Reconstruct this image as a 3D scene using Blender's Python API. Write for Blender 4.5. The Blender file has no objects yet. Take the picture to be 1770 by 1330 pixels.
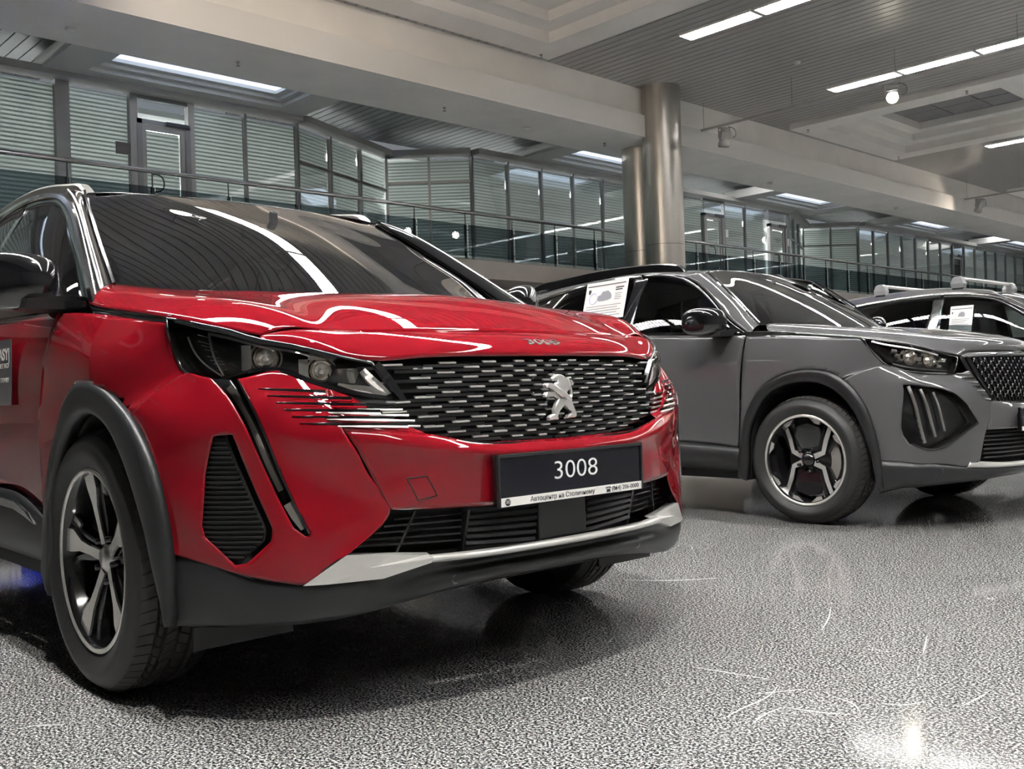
import bpy, math, random
import numpy as np
from mathutils import Vector, Matrix
from mathutils.bvhtree import BVHTree

random.seed(7)
SC = bpy.context.scene
COL = SC.collection

# ------------------------------------------------------------------ camera
cam_d = bpy.data.cameras.new('camera')
cam_d.sensor_width = 36.0
cam_d.lens = 36.0 * 1714.0 / 1770.0
cam_d.clip_start = 0.05
cam_d.clip_end = 300
cam = bpy.data.objects.new('camera', cam_d)
COL.objects.link(cam)
cam.matrix_world = Matrix(((0.684464, 0.025218, 0.728610, 2.7005),
                           (0.728365, 0.019542, -0.684910, -1.8909),
                           (-0.031510, 0.999491, -0.004992, 0.7749),
                           (0, 0, 0, 1)))
SC.camera = cam

# ------------------------------------------------------------------ world and exposure
wd = bpy.data.worlds.new('world')
SC.world = wd
wd.use_nodes = True
wd.node_tree.nodes['Background'].inputs[0].default_value = (0.55, 0.58, 0.62, 1)
wd.node_tree.nodes['Background'].inputs[1].default_value = 0.12
SC.view_settings.view_transform = 'Standard'
SC.view_settings.look = 'None'
SC.view_settings.gamma = 1.0
SC.view_settings.use_curve_mapping = False
SC.view_settings.exposure = 1.5
LAMP = 100.0         # strength of the fluorescent diffusers
SPOT = 12.0

# ------------------------------------------------------------------ materials
MATS = {}
def mat(name, col, rough=0.5, metal=0.0, coat=0.0, spec=0.5, emit=None, es=0.0, alpha=None, coat_rough=0.03):
    if name in MATS: return MATS[name]
    m = bpy.data.materials.new(name); m.use_nodes = True
    b = m.node_tree.nodes['Principled BSDF']
    b.inputs['Base Color'].default_value = (*col, 1)
    b.inputs['Roughness'].default_value = rough
    b.inputs['Metallic'].default_value = metal
    b.inputs['Coat Weight'].default_value = coat
    b.inputs['Coat Roughness'].default_value = coat_rough
    b.inputs['Specular IOR Level'].default_value = spec
    if emit:
        b.inputs['Emission Color'].default_value = (*emit, 1)
        b.inputs['Emission Strength'].default_value = es
    MATS[name] = m
    return m
def glass(name, tint, ior=1.5, rough=0.0, boost=1.0):
    """clear sheet: tinted see-through mixed with a mirror by Fresnel"""
    m = bpy.data.materials.new(name); m.use_nodes = True
    t = m.node_tree; t.nodes.clear()
    o = t.nodes.new('ShaderNodeOutputMaterial'); mx = t.nodes.new('ShaderNodeMixShader')
    tr = t.nodes.new('ShaderNodeBsdfTransparent'); gl = t.nodes.new('ShaderNodeBsdfGlossy')
    fr = t.nodes.new('ShaderNodeFresnel'); fr.inputs[0].default_value = ior
    tr.inputs[0].default_value = (*tint, 1); gl.inputs['Roughness'].default_value = rough
    mu = t.nodes.new('ShaderNodeMath'); mu.operation = 'MULTIPLY'; mu.inputs[1].default_value = boost; mu.use_clamp = True
    t.links.new(fr.outputs[0], mu.inputs[0])
    t.links.new(mu.outputs[0], mx.inputs[0]); t.links.new(tr.outputs[0], mx.inputs[1])
    t.links.new(gl.outputs[0], mx.inputs[2]); t.links.new(mx.outputs[0], o.inputs[0])
    MATS[name] = m
    return m
def noisy(m, scale, amt, detail=3.0, rough_amt=0.0, bump=0.0, coords='Object', stretch=(1,1,1)):
    """vary the base colour (and roughness, relief) of a material with noise"""
    t = m.node_tree; b = t.nodes['Principled BSDF']
    tc = t.nodes.new('ShaderNodeTexCoord'); mp = t.nodes.new('ShaderNodeMapping')
    mp.inputs['Scale'].default_value = stretch
    n = t.nodes.new('ShaderNodeTexNoise'); n.inputs['Scale'].default_value = scale; n.inputs['Detail'].default_value = detail
    t.links.new(tc.outputs[coords], mp.inputs[0]); t.links.new(mp.outputs[0], n.inputs['Vector'])
    c = b.inputs['Base Color'].default_value[:3]
    r = t.nodes.new('ShaderNodeValToRGB')
    r.color_ramp.elements[0].position = 0.3; r.color_ramp.elements[1].position = 0.7
    r.color_ramp.elements[0].color = (*[max(0, v * (1 - amt)) for v in c], 1)
    r.color_ramp.elements[1].color = (*[min(1, v * (1 + amt)) for v in c], 1)
    t.links.new(n.outputs[0], r.inputs[0]); t.links.new(r.outputs[0], b.inputs['Base Color'])
    if bump:
        bp = t.nodes.new('ShaderNodeBump'); bp.inputs['Strength'].default_value = bump; bp.inputs['Distance'].default_value = 0.002
        t.links.new(n.outputs[0], bp.inputs['Height']); t.links.new(bp.outputs[0], b.inputs['Normal'])
    return m

# ------------------------------------------------------------------ object helpers
def link(o, parent=None):
    COL.objects.link(o)
    if parent is not None: o.parent = parent
    return o
def tag(o, label, cat, group=None):
    o['label'] = label; o['category'] = cat
    if group: o['group'] = group
    return o
def struct(o):
    o['kind'] = 'structure'
    return o
def empty(name, loc=(0,0,0), rz=0.0, parent=None):
    o = bpy.data.objects.new(name, None); link(o, parent)
    o.location = loc; o.rotation_euler = (0, 0, rz); o.empty_display_size = 0.1
    return o
def copy_tree(o, parent=None, swap=None):
    c = o.copy(); COL.objects.link(c); c.parent = parent
    if swap and c.type == 'MESH':
        names = [m.name if m else '' for m in c.data.materials]
        if any(n in swap for n in names):
            c.data = swapped(o.data, swap)
    for ch in o.children: copy_tree(ch, c, swap)
    return c
_SW = {}
def swapped(me, swap):
    k = (me.name, tuple(sorted((a, b.name) for a, b in swap.items())))
    if k not in _SW:
        n = me.copy()
        for i, m in enumerate(n.materials):
            if m and m.name in swap: n.materials[i] = swap[m.name]
        _SW[k] = n
    return _SW[k]

class MB:
    """collects geometry; build() links it as one mesh object"""
    def __init__(s): s.v = []; s.f = []; s.m = []; s.sm = []
    def add(s, vs, fs, mi=0, smooth=False):
        o = len(s.v); s.v += [tuple(p) for p in vs]
        for f in fs: s.f.append(tuple(i + o for i in f)); s.m.append(mi); s.sm.append(smooth)
        return s
    def box(s, c, d, R=None, mi=0):
        x, y, z = d[0]/2, d[1]/2, d[2]/2
        vs = [Vector(p) for p in ((-x,-y,-z),(x,-y,-z),(x,y,-z),(-x,y,-z),(-x,-y,z),(x,-y,z),(x,y,z),(-x,y,z))]
        if R is not None: vs = [R @ p for p in vs]
        vs = [p + Vector(c) for p in vs]
        return s.add(vs, [(0,3,2,1),(4,5,6,7),(0,1,5,4),(1,2,6,5),(2,3,7,6),(3,0,4,7)], mi)
    def span(s, a, b, mi=0):
        return s.box([(a[i]+b[i])/2 for i in range(3)], [abs(b[i]-a[i]) for i in range(3)], None, mi)
    def tube(s, path, r, n=8, mi=0, caps=True, smooth=True):
        P = [Vector(p) for p in path]; rs = r if isinstance(r, (list, tuple)) else [r]*len(P)
        vs = []; fs = []
        up = Vector((0,0,1))
        for i, p in enumerate(P):
            d = (P[min(i+1, len(P)-1)] - P[max(i-1, 0)]).normalized()
            a = d.cross(up if abs(d.z) < 0.95 else Vector((1,0,0))).normalized(); b = a.cross(d).normalized()
            for k in range(n):
                t = 2*math.pi*k/n; vs.append(p + (a*math.cos(t) + b*math.sin(t))*rs[i])
        for i in range(len(P)-1):
            for k in range(n):
                fs.append((i*n+k, i*n+(k+1)%n, (i+1)*n+(k+1)%n, (i+1)*n+k))
        s.add(vs, fs, mi, smooth)
        if caps:
            s.add(vs[:n], [tuple(range(n))], mi); s.add(vs[-n:], [tuple(reversed(range(n)))], mi)
        return s
    def lathe(s, prof, n=64, axis='y', mi=0, smooth=True, c=(0,0,0), close=False, a0=0.0, a1=2*math.pi):
        """prof: list of (radius, offset along axis)"""
        vs = []; fs = []; full = abs(a1-a0-2*math.pi) < 1e-6; m = n if full else n+1
        for r, h in prof:
            for k in range(m):
                t = a0 + (a1-a0)*k/n; q = (r*math.cos(t), r*math.sin(t))
                p = (q[0], h, q[1]) if axis == 'y' else ((q[0], q[1], h) if axis == 'z' else (h, q[0], q[1]))
                vs.append((p[0]+c[0], p[1]+c[1], p[2]+c[2]))
        L = len(prof)
        for i in range(L if close else L-1):
            for k in range(n):
                k2 = (k+1) % m; j = (i+1) % L
                fs.append((i*m+k, j*m+k, j*m+k2, i*m+k2))
        return s.add(vs, fs, mi, smooth)
    def prism(s, poly, frame, h0, h1, mi=0, side_mi=None, bev=0.0):
        """poly in the (u,v) plane of frame=(origin,u,v,n) lifted from h0 to h1 along n"""
        o, u, v, n = [Vector(q) for q in frame]; N = len(poly)
        side_mi = mi if side_mi is None else side_mi
        ar = sum(poly[i][0]*poly[(i+1)%N][1]-poly[(i+1)%N][0]*poly[i][1] for i in range(N))
        if ar < 0: poly = poly[::-1]
        A = [o+u*p[0]+v*p[1]+n*h0 for p in poly]
        if bev:
            B = [o+u*p[0]+v*p[1]+n*(h1-bev) for p in poly]
            C = [o+u*p[0]+v*p[1]+n*h1 for p in inset(poly, bev)]
            s.add(A+B+C, [(i, (i+1)%N, N+(i+1)%N, N+i) for i in range(N)] + [(N+i, N+(i+1)%N, 2*N+(i+1)%N, 2*N+i) for i in range(N)], side_mi)
            s.add(C, [tuple(range(N))], mi)
        else:
            B = [o+u*p[0]+v*p[1]+n*h1 for p in poly]
            s.add(A+B, [(i, (i+1)%N, N+(i+1)%N, N+i) for i in range(N)], side_mi)
            s.add(B, [tuple(range(N))], mi)
        s.add(A, [tuple(reversed(range(N)))], side_mi)
        return s
    def mesh(s, name, mats):
        me = bpy.data.meshes.new(name); me.from_pydata(s.v, [], s.f)
        for m in (mats if isinstance(mats, (list, tuple)) else [mats]): me.materials.append(m)
        me.polygons.foreach_set('material_index', s.m); me.polygons.foreach_set('use_smooth', s.sm)
        me.update(); return me
    def build(s, name, mats, parent=None, loc=(0,0,0), rz=0.0, bevel=0.0):
        o = bpy.data.objects.new(name, s.mesh(name, mats)); link(o, parent)
        o.location = loc; o.rotation_euler = (0, 0, rz)
        if bevel:
            b = o.modifiers.new('bevel', 'BEVEL'); b.width = bevel; b.segments = 2; b.limit_method = 'ANGLE'
        return o
def inset(poly, d):
    N = len(poly); out = []
    for i in range(N):
        a = Vector(poly[i-1]); b = Vector(poly[i]); c = Vector(poly[(i+1) % N])
        e1 = (b-a); e2 = (c-b)
        if e1.length < 1e-9 or e2.length < 1e-9: out.append(tuple(b)); continue
        e1.normalize(); e2.normalize()
        n1 = Vector((-e1.y, e1.x)); n2 = Vector((-e2.y, e2.x)); m = n1+n2
        if m.length < 1e-6: m = n1
        m.normalize(); k = d/max(0.45, m.dot(n1)); out.append((b.x+m.x*k, b.y+m.y*k))
    return out
def inst(name, mesh, parent=None, loc=(0,0,0), rot=(0,0,0), scale=(1,1,1)):
    o = bpy.data.objects.new(name, mesh); link(o, parent)
    o.location = loc; o.rotation_euler = rot; o.scale = scale
    return o

# ---- smooth surface patches -------------------------------------------------
def spline(P, t, tq):
    """natural cubic spline through P (n,k) at knots t, sampled at tq"""
    P = np.asarray(P, float); n = len(P)
    if n == 2:
        w = ((tq-t[0])/(t[1]-t[0]))[:, None]; return P[0]*(1-w)+P[1]*w
    hh = np.diff(t); A = np.zeros((n, n)); B = np.zeros((n, P.shape[1])); A[0,0] = A[-1,-1] = 1
    for i in range(1, n-1):
        A[i,i-1] = hh[i-1]; A[i,i] = 2*(hh[i-1]+hh[i]); A[i,i+1] = hh[i]
        B[i] = 6*((P[i+1]-P[i])/hh[i]-(P[i]-P[i-1])/hh[i-1])
    M = np.linalg.solve(A, B)
    k = np.clip(np.searchsorted(t, tq, side='right')-1, 0, n-2)
    h_ = hh[k][:,None]; a = ((t[k+1]-tq)[:,None])/h_; b = ((tq-t[k])[:,None])/h_
    return a*P[k]+b*P[k+1]+((a**3-a)*M[k]+(b**3-b)*M[k+1])*h_**2/6
def curve(P, n):
    P = np.asarray(P, float); d = np.r_[0, np.cumsum(np.linalg.norm(np.diff(P, axis=0), axis=1))]
    return spline(P, d, np.linspace(0, d[-1], n))
def knots(G, ax):
    d = np.linalg.norm(np.diff(G, axis=ax), axis=2).mean(axis=1-ax)
    return np.r_[0, np.cumsum(np.maximum(d, 1e-4))]
def surf(rows, step=0.012, gap=0.0):
    G = np.asarray(rows, float)
    tu = knots(G, 0); tv = knots(G, 1)
    nu = max(2, int(round(tu[-1]/step))+1); nv = max(2, int(round(tv[-1]/step))+1)
    qu = np.linspace(gap, tu[-1]-gap, nu); qv = np.linspace(gap, tv[-1]-gap, nv)
    H = np.stack([spline(G[i], tv, qv) for i in range(G.shape[0])])       # rows x nv x 3
    S = np.stack([spline(H[:, j], tu, qu) for j in range(nv)], axis=1)    # nu x nv x 3
    return S
def mirror_rows(rows):
    """rows run from the centre line (y=0) outwards to negative y: complete them to both sides"""
    return [[(p[0], -p[1], p[2]) for p in r[:0:-1]] + list(r) for r in rows]
def flip_rows(rows): return [[(p[0], -p[1], p[2]) for p in r] for r in rows]
AX = {'side': (0, 2, 1), 'front': (1, 2, 0), 'top': (0, 1, 2)}
def inside(poly, P):
    x = P[:,0]; y = P[:,1]; r = np.zeros(len(P), bool); n = len(poly)
    for i in range(n):
        x0, y0 = poly[i]; x1, y1 = poly[(i+1) % n]
        c = ((y0 > y) != (y1 > y))
        with np.errstate(divide='ignore', invalid='ignore'):
            xx = (x1-x0)*(y-y0)/(y1-y0)+x0
        r ^= c & (x < xx)
    return r
def near(poly, p):
    best = None
    for i in range(len(poly)):
        a = np.array(poly[i]); b = np.array(poly[(i+1) % len(poly)]); d = b-a
        t = np.clip(np.dot(p-a, d)/max(1e-12, np.dot(d, d)), 0, 1); q = a+d*t; e = np.sum((q-p)**2)
        if best is None or e < best[0]: best = (e, q)
    return best[1]
def panel(name, rows, m, parent=None, step=0.012, gap=0.0, cuts=(), thick=0.005, out=None, keep=None, smooth=True):
    """one sheet-metal (or glass) panel through a net of points; cuts = [(projection, polygon)], keep = same, kept inside only"""
    S = surf(rows, step, gap); nu, nv = S.shape[:2]; V = S.reshape(-1, 3)
    F = np.array([(i*nv+j, i*nv+j+1, (i+1)*nv+j+1, (i+1)*nv+j) for i in range(nu-1) for j in range(nv-1)])
    c = V.mean(0)
    ref = np.array(out) if out is not None else np.array([-1.0, 0.0, 0.5])
    a = V[F[:,0]]; n = np.cross(V[F[:,2]]-a, V[F[:,3]]-V[F[:,1]])
    d = n.sum(0) @ (c-ref) if out is None else n.sum(0) @ ref
    if d < 0: F = F[:, ::-1]
    todo = [(p, q, False) for p, q in cuts] + ([(keep[0], keep[1], True)] if keep else [])
    for pr, poly, inv in todo:
        i0, i1, i2 = AX[pr]
        bvh = BVHTree.FromPolygons([tuple(v) for v in V], [tuple(f) for f in F])
        C = V[F].mean(1)[:, [i0, i1]]; ins = inside(poly, C)
        if inv: ins = ~ins
        if not ins.any(): continue
        K = F[~ins]
        if len(K) == 0: return None
        bd = np.intersect1d(np.unique(F[ins]), np.unique(K))
        V = V.copy()
        for v in bd:
            q = near(poly, V[v, [i0, i1]])
            if np.hypot(*(q-V[v, [i0, i1]])) > step*1.6: continue
            o = [0, 0, 0]; o[i0] = q[0]; o[i1] = q[1]
            sgn = 1 if V[v, i2] > 0 else -1
            o[i2] = V[v, i2]+0.3*sgn; dr = [0, 0, 0]; dr[i2] = -sgn
            h = bvh.ray_cast(Vector(o), Vector(dr), 0.6)
            if h[0] is not None: V[v] = h[0]
            else: V[v, i0] = q[0]; V[v, i1] = q[1]
        F = K
    used = np.unique(F); mp = -np.ones(len(V), int); mp[used] = np.arange(len(used))
    me = bpy.data.meshes.new(name); me.from_pydata([tuple(v) for v in V[used]], [], [tuple(int(mp[i]) for i in f) for f in F])
    me.materials.append(m); me.polygons.foreach_set('use_smooth', [smooth]*len(F)); me.update()
    o = bpy.data.objects.new(name, me); link(o, parent)
    if thick:
        sm = o.modifiers.new('thickness', 'SOLIDIFY'); sm.thickness = thick; sm.offset = -1
    return o
def strip(name, P, w, m, parent=None, h=0.006, n=None, normal=None, step=0.02):
    """a moulding following the polyline P: flat bar of width w along 'normal' x tangent, height h"""
    P = np.asarray(P, float); L = np.linalg.norm(np.diff(P, axis=0), axis=1).sum()
    Q = curve(P, n or max(3, int(L/step)))
    ws = w if isinstance(w, (list, tuple, np.ndarray)) else [w]*len(P)
    W_ = np.interp(np.linspace(0, 1, len(Q)), np.linspace(0, 1, len(ws)), ws)
    mb = MB(); vs = []; fs = []
    nm = np.array(normal, float)
    for i, q in enumerate(Q):
        t = Q[min(i+1, len(Q)-1)]-Q[max(i-1, 0)]; t /= np.linalg.norm(t)
        nn = nm if nm.ndim == 1 else nm[min(len(nm)-1, int(i*len(nm)/len(Q)))]
        b = np.cross(nn, t); b /= np.linalg.norm(b); n2 = np.cross(t, b)
        w2 = W_[i]/2
        vs += [q-b*w2-n2*h*.5, q-b*w2*.8+n2*h, q+b*w2*.8+n2*h, q+b*w2-n2*h*.5]
    k = len(Q)
    for i in range(k-1):
        for j in range(4): fs.append((i*4+j, i*4+(j+1)%4, (i+1)*4+(j+1)%4, (i+1)*4+j))
    mb.add(vs, fs, 0, False); mb.add(vs[:4], [(3,2,1,0)]); mb.add(vs[-4:], [(0,1,2,3)])
    return mb.build(name, m, parent)
def loft(name, rings, m, parent=None, thick=0, smooth=True, closed=True, cap=True, sub=0, mi=None):
    """skin closed rings of points"""
    n = len(rings[0]); mb = MB(); vs = [p for r in rings for p in r]; fs = []
    for i in range(len(rings)-1):
        for k in range(n if closed else n-1):
            fs.append((i*n+k, i*n+(k+1)%n, (i+1)*n+(k+1)%n, (i+1)*n+k))
    if cap:
        fs.append(tuple(reversed(range(n)))); fs.append(tuple((len(rings)-1)*n+k for k in range(n)))
    mb.add(vs, fs, 0, smooth); o = mb.build(name, m, parent)
    if sub:
        sd = o.modifiers.new('sub', 'SUBSURF'); sd.levels = sub; sd.render_levels = sub
    return o
def text_mesh(body, size, depth=0.0, align='CENTER', shear=0.0, bold=0.0, spacing=1.0):
    cu = bpy.data.curves.new('lettering', 'FONT'); cu.body = body; cu.size = size; cu.align_x = align; cu.align_y = 'CENTER'
    cu.extrude = depth; cu.shear = shear; cu.offset = bold; cu.space_character = spacing; cu.resolution_u = 4
    o = bpy.data.objects.new('lettering', cu); COL.objects.link(o)
    dg = bpy.context.evaluated_depsgraph_get(); me = bpy.data.meshes.new_from_object(o.evaluated_get(dg))
    bpy.data.objects.remove(o); bpy.data.curves.remove(cu)
    return me
def lettering(name, body, size, m, parent, loc, xdir, ydir, depth=0.0006, align='CENTER', width=None, **k):
    """flat lettering lying in the plane spanned by xdir (reading direction) and ydir (up)"""
    me = text_mesh(body, size, depth, align, **k)
    if width:
        xs = [v.co.x for v in me.vertices]
        if xs:
            s = width/(max(xs)-min(xs))
            for v in me.vertices: v.co.x *= s
    me.materials.clear(); me.materials.append(m)
    x = Vector(xdir).normalized(); y = (Vector(ydir) - x*x.dot(Vector(ydir))).normalized(); z = x.cross(y)
    R = Matrix((x, y, z)).transposed()
    for v in me.vertices: v.co = R @ v.co + Vector(loc)
    o = bpy.data.objects.new(name, me); link(o, parent)
    return o

# ================================================================== showroom
def floor_material():
    m = mat('granite_floor', (0.3,0.3,0.3), 0.09, spec=0.45)
    t = m.node_tree; b = t.nodes['Principled BSDF']
    tc = t.nodes.new('ShaderNodeTexCoord')
    n1 = t.nodes.new('ShaderNodeTexNoise'); n1.inputs['Scale'].default_value = 150; n1.inputs['Detail'].default_value = 2; n1.inputs['Roughness'].default_value = .65
    r1 = t.nodes.new('ShaderNodeValToRGB')
    e = r1.color_ramp.elements; e[0].position = .40; e[0].color = (.010,.010,.012,1); e[1].position = .62; e[1].color = (.56,.56,.54,1)
    k = e.new(.47); k.color = (.06,.06,.063,1); k = e.new(.53); k.color = (.21,.21,.206,1)
    n2 = t.nodes.new('ShaderNodeTexNoise'); n2.inputs['Scale'].default_value = .9; n2.inputs['Detail'].default_value = 5
    mx = t.nodes.new('ShaderNodeMixRGB'); mx.blend_type = 'MULTIPLY'; mx.inputs[0].default_value = .35
    r2 = t.nodes.new('ShaderNodeValToRGB'); r2.color_ramp.elements[0].position = .3; r2.color_ramp.elements[0].color = (.75,.74,.72,1); r2.color_ramp.elements[1].position = .7
    t.links.new(tc.outputs['Object'], n1.inputs['Vector']); t.links.new(tc.outputs['Object'], n2.inputs['Vector'])
    t.links.new(n1.outputs[0], r1.inputs[0]); t.links.new(n2.outputs[0], r2.inputs[0])
    t.links.new(r1.outputs[0], mx.inputs[1]); t.links.new(r2.outputs[0], mx.inputs[2])
    # faint scuffs: thin pale wear lines
    sc = t.nodes.new('ShaderNodeMix'); sc.data_type = 'RGBA'
    wv = t.nodes.new('ShaderNodeTexNoise'); wv.inputs['Scale'].default_value = 1.7; wv.inputs['Detail'].default_value = 1; wv.inputs['Distortion'].default_value = 1.5
    r3 = t.nodes.new('ShaderNodeValToRGB'); q = r3.color_ramp.elements
    q[0].position = .497; q[0].color = (0,0,0,1); q[1].position = .503; q[1].color = (0,0,0,1); z = q.new(.5); z.color = (1,1,1,1)
    msk = t.nodes.new('ShaderNodeTexNoise'); msk.inputs['Scale'].default_value = 3.5
    r4 = t.nodes.new('ShaderNodeValToRGB'); r4.color_ramp.elements[0].position = .60; r4.color_ramp.elements[1].position = .66
    mu = t.nodes.new('ShaderNodeMath'); mu.operation = 'MULTIPLY'
    t.links.new(tc.outputs['Object'], wv.inputs['Vector']); t.links.new(tc.outputs['Object'], msk.inputs['Vector'])
    t.links.new(wv.outputs[0], r3.inputs[0]); t.links.new(msk.outputs[0], r4.inputs[0])
    t.links.new(r3.outputs[0], mu.inputs[0]); t.links.new(r4.outputs[0], mu.inputs[1])
    t.links.new(mu.outputs[0], sc.inputs[0]); t.links.new(mx.outputs[0], sc.inputs[6]); sc.inputs[7].default_value = (.6,.6,.58,1)
    t.links.new(sc.outputs[2], b.inputs['Base Color'])
    return m
M_floor = floor_material()
M_fasc = noisy(mat('fascia_paint', (.90,.87,.83), .6), 1.3, .04)
M_soff = noisy(mat('soffit_paint', (.93,.91,.89), .65), 1.1, .05)
M_plank = noisy(mat('ceiling_plank', (.37,.365,.36), .38, .2), 3.0, .06, stretch=(.2,6,1))
M_plank2 = noisy(mat('mezzanine_plank', (.21,.22,.225), .4, .25), 3.0, .06, stretch=(6,.2,1))
M_cof = noisy(mat('coffer_paint', (.78,.76,.735), .6), 1.2, .04)
M_dark = mat('dark_gap', (.05,.05,.055), .8)
M_cpan = noisy(mat('coffer_panel', (.20,.20,.21), .5), 2, .08)
M_slab = noisy(mat('balcony_fascia', (.30,.27,.25), .5), 1.5, .06)
M_beige = noisy(mat('lower_wall_paint', (.52,.47,.42), .6), 1.0, .05)
M_mull = mat('mullion_grey', (.22,.22,.225), .4, .6)
M_rail = mat('rail_steel', (.42,.42,.42), .25, 1.0)
M_post = mat('post_dark', (.06,.065,.07), .35, .7)
M_white = mat('white_enamel', (.75,.74,.72), .45)
M_grey = mat('lamp_grey', (.42,.41,.39), .45, .2)
M_wire = mat('wire', (.16,.16,.16), .5, .4)
M_tube = mat('tube_light', (.9,.95,1), .5, emit=(1.0,.985,.96), es=LAMP)
M_sky = mat('luminous_panel', (.7,.78,.86), .6, emit=(.66,.77,.95), es=.7)
M_hot = mat('spot_lens_lit', (1,.95,.8), .3, emit=(1,.93,.72), es=SPOT)
M_lens = mat('spot_lens_off', (.55,.53,.48), .12, .6)
def steel_material():
    m = mat('brushed_steel', (.50,.472,.43), .34, 1.0)
    return noisy(m, 2.2, .10, stretch=(4,4,.6))
M_steel = steel_material()
M_pane = glass('office_glass', (.90,.925,.92), 1.45, 0, .45)
M_railglass = glass('rail_glass', (.50,.54,.56), 1.45, 0, .15)
def blind_material(name, c):
    m = bpy.data.materials.new(name); m.use_nodes = True
    t = m.node_tree; t.nodes.clear()
    o = t.nodes.new('ShaderNodeOutputMaterial'); d = t.nodes.new('ShaderNodeBsdfDiffuse'); tl = t.nodes.new('ShaderNodeBsdfTranslucent')
    mx = t.nodes.new('ShaderNodeMixShader'); mx.inputs[0].default_value = .6
    tc = t.nodes.new('ShaderNodeTexCoord'); w = t.nodes.new('ShaderNodeTexWave'); w.bands_direction = 'Z'; w.inputs['Scale'].default_value = 4.6
    w.inputs['Distortion'].default_value = .25; w.inputs['Detail'].default_value = 1
    r = t.nodes.new('ShaderNodeValToRGB'); r.color_ramp.elements[0].color = (*[v*.55 for v in c],1); r.color_ramp.elements[1].color = (*c,1)
    r.color_ramp.elements[0].position = .25; r.color_ramp.elements[1].position = .6
    t.links.new(tc.outputs['Object'], w.inputs['Vector']); t.links.new(w.outputs[0], r.inputs[0])
    for s in (d, tl): t.links.new(r.outputs[0], s.inputs[0])
    t.links.new(d.outputs[0], mx.inputs[1]); t.links.new(tl.outputs[0], mx.inputs[2]); t.links.new(mx.outputs[0], o.inputs[0])
    return m
M_blind = blind_material('venetian_blind', (.60,.62,.61))

# ---- floor and outer walls
X0, X1, Y0, Y1, ZC = -22.0, 13.0, -16.0, 62.0, 7.02
o = MB().span((X0,Y0,-.2),(X1,Y1,0)).build('floor', M_floor); struct(o)
SCUFFS = [[(1.039,.313),(1.132,.327),(1.261,.347)],[(1.348,.016),(1.339,.123),(1.338,.204),(1.307,.314)],[(1.405,.181),(1.468,.191),(1.549,.23)],[(1.454,.323),(1.506,.31),(1.558,.259)],
 [(1.305,.225),(1.338,.278),(1.369,.329)],[(1.417,.029),(1.402,.123),(1.406,.171)],[(1.709,.447),(1.715,.532),(1.713,.608)],[(1.564,.354),(1.595,.364),(1.632,.437)],[(.104,1.134),(.238,1.222),(.371,1.384)],[(1.102,.892),(1.042,1.041),(.965,1.196)],[(1.447,.834),(1.41,.93),(1.373,1.023)]]
FLOOR = o
M_scuff = noisy(mat('scuff_pale', (.50,.50,.48), .6), 220, .55)
for P in SCUFFS: strip('scuff_mark', [(x,y,.0) for x,y in P], [.001,.005,.004,.001], M_scuff, FLOOR, .0005, 14, (0,0,1))

M_wall = noisy(mat('wall_paint', (.30,.295,.285), .7), .8, .05)
o = MB().span((X1,Y0,0),(X1+.2,Y1,ZC+1)).build('wall_front', M_wall); struct(o)
o = MB().span((X0,Y0-.2,0),(X1,Y0,ZC+1)).build('wall_left', M_wall); struct(o)
o = MB().span((X0,Y1,0),(X1,Y1+.2,ZC+1)).build('wall_right', M_wall); struct(o)
o = MB().span((X0-.2,Y0,0),(X0,Y1,ZC+1)).build('wall_back', M_wall); struct(o)

# ---- main ceiling: planks run along x
ceil = MB().span((-10.5,Y0,ZC+.62),(X1,Y1,ZC+.72)).build('ceiling', M_dark); struct(ceil)
COFF = [(-8.05,-2.52),(5.86,11.39),(19.75,25.27),(33.5,39.0),(47.4,52.9)]
CX = (-10.15,-4.6)
PW = .20
mb = MB(); mb.prism([(-.094,.012),(-.088,0),(.088,0),(.094,.012),(.094,.03),(-.094,.03)], ((0,0,0),(0,1,0),(0,0,1),(1,0,0)), -.5, .5)
pmesh = mb.mesh('plank', M_plank)
y = -8.0; k = 0
while y < 52:
    inc = any(a-.02 < y < b+.02 for a, b in COFF)
    for a, b in (((CX[1]-.05, X1),) if inc else ((-10.5, X1),)):
        inst('plank', pmesh, ceil, ((a+b)/2, y, ZC), (0,0,0), (b-a,1,1))
    if inc: inst('plank', pmesh, ceil, ((-10.5+CX[0]+.05)/2, y, ZC), (0,0,0), (CX[0]+.05+10.5,1,1))
    y += PW
# ---- coffers: stepped rings rising to dark panels
def coffer(n, x0, x1, y0, y1, z, steps, panel_m, ring_m=M_cof, grid=(3,3)):
    """steps: list of (inset from the outer edge, z) pairs"""
    mb = MB()
    def ring(i0, i1, za, zb):
        a = (x0+i0, y0+i0, x1-i0, y1-i0); b = (x0+i1, y0+i1, x1-i1, y1-i1)
        mb.span((a[0],a[1],za),(b[0],a[3],zb)); mb.span((b[2],a[1],za),(a[2],a[3],zb))
        mb.span((b[0],a[1],za),(b[2],b[1],zb)); mb.span((b[0],b[3],za),(b[2],a[3],zb))
    for (i0, za), (i1, zb) in zip(steps[:-1], steps[1:]):
        ring(i0, i1, za, za+.30)
    o = mb.build('trim_%d' % n, ring_m); struct(o)
    i0, za = steps[-1]
    gx, gy = grid; w = (x1-x0-2*i0)/gx; d = (y1-y0-2*i0)/gy
    pm = MB().box((0,0,0),(w-.03,d-.03,.03)).mesh('ceiling_panel', panel_m)
    MB().span((x0+i0-.1,y0+i0-.1,za+.06),(x1-i0+.1,y1-i0+.1,za+.1)).build('panel_backing', M_dark, o)
    for a in range(gx):
        for b in range(gy):
            inst('ceiling_panel', pm, o, (x0+i0+w*(a+.5), y0+i0+d*(b+.5), za+.03))
    return o
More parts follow.
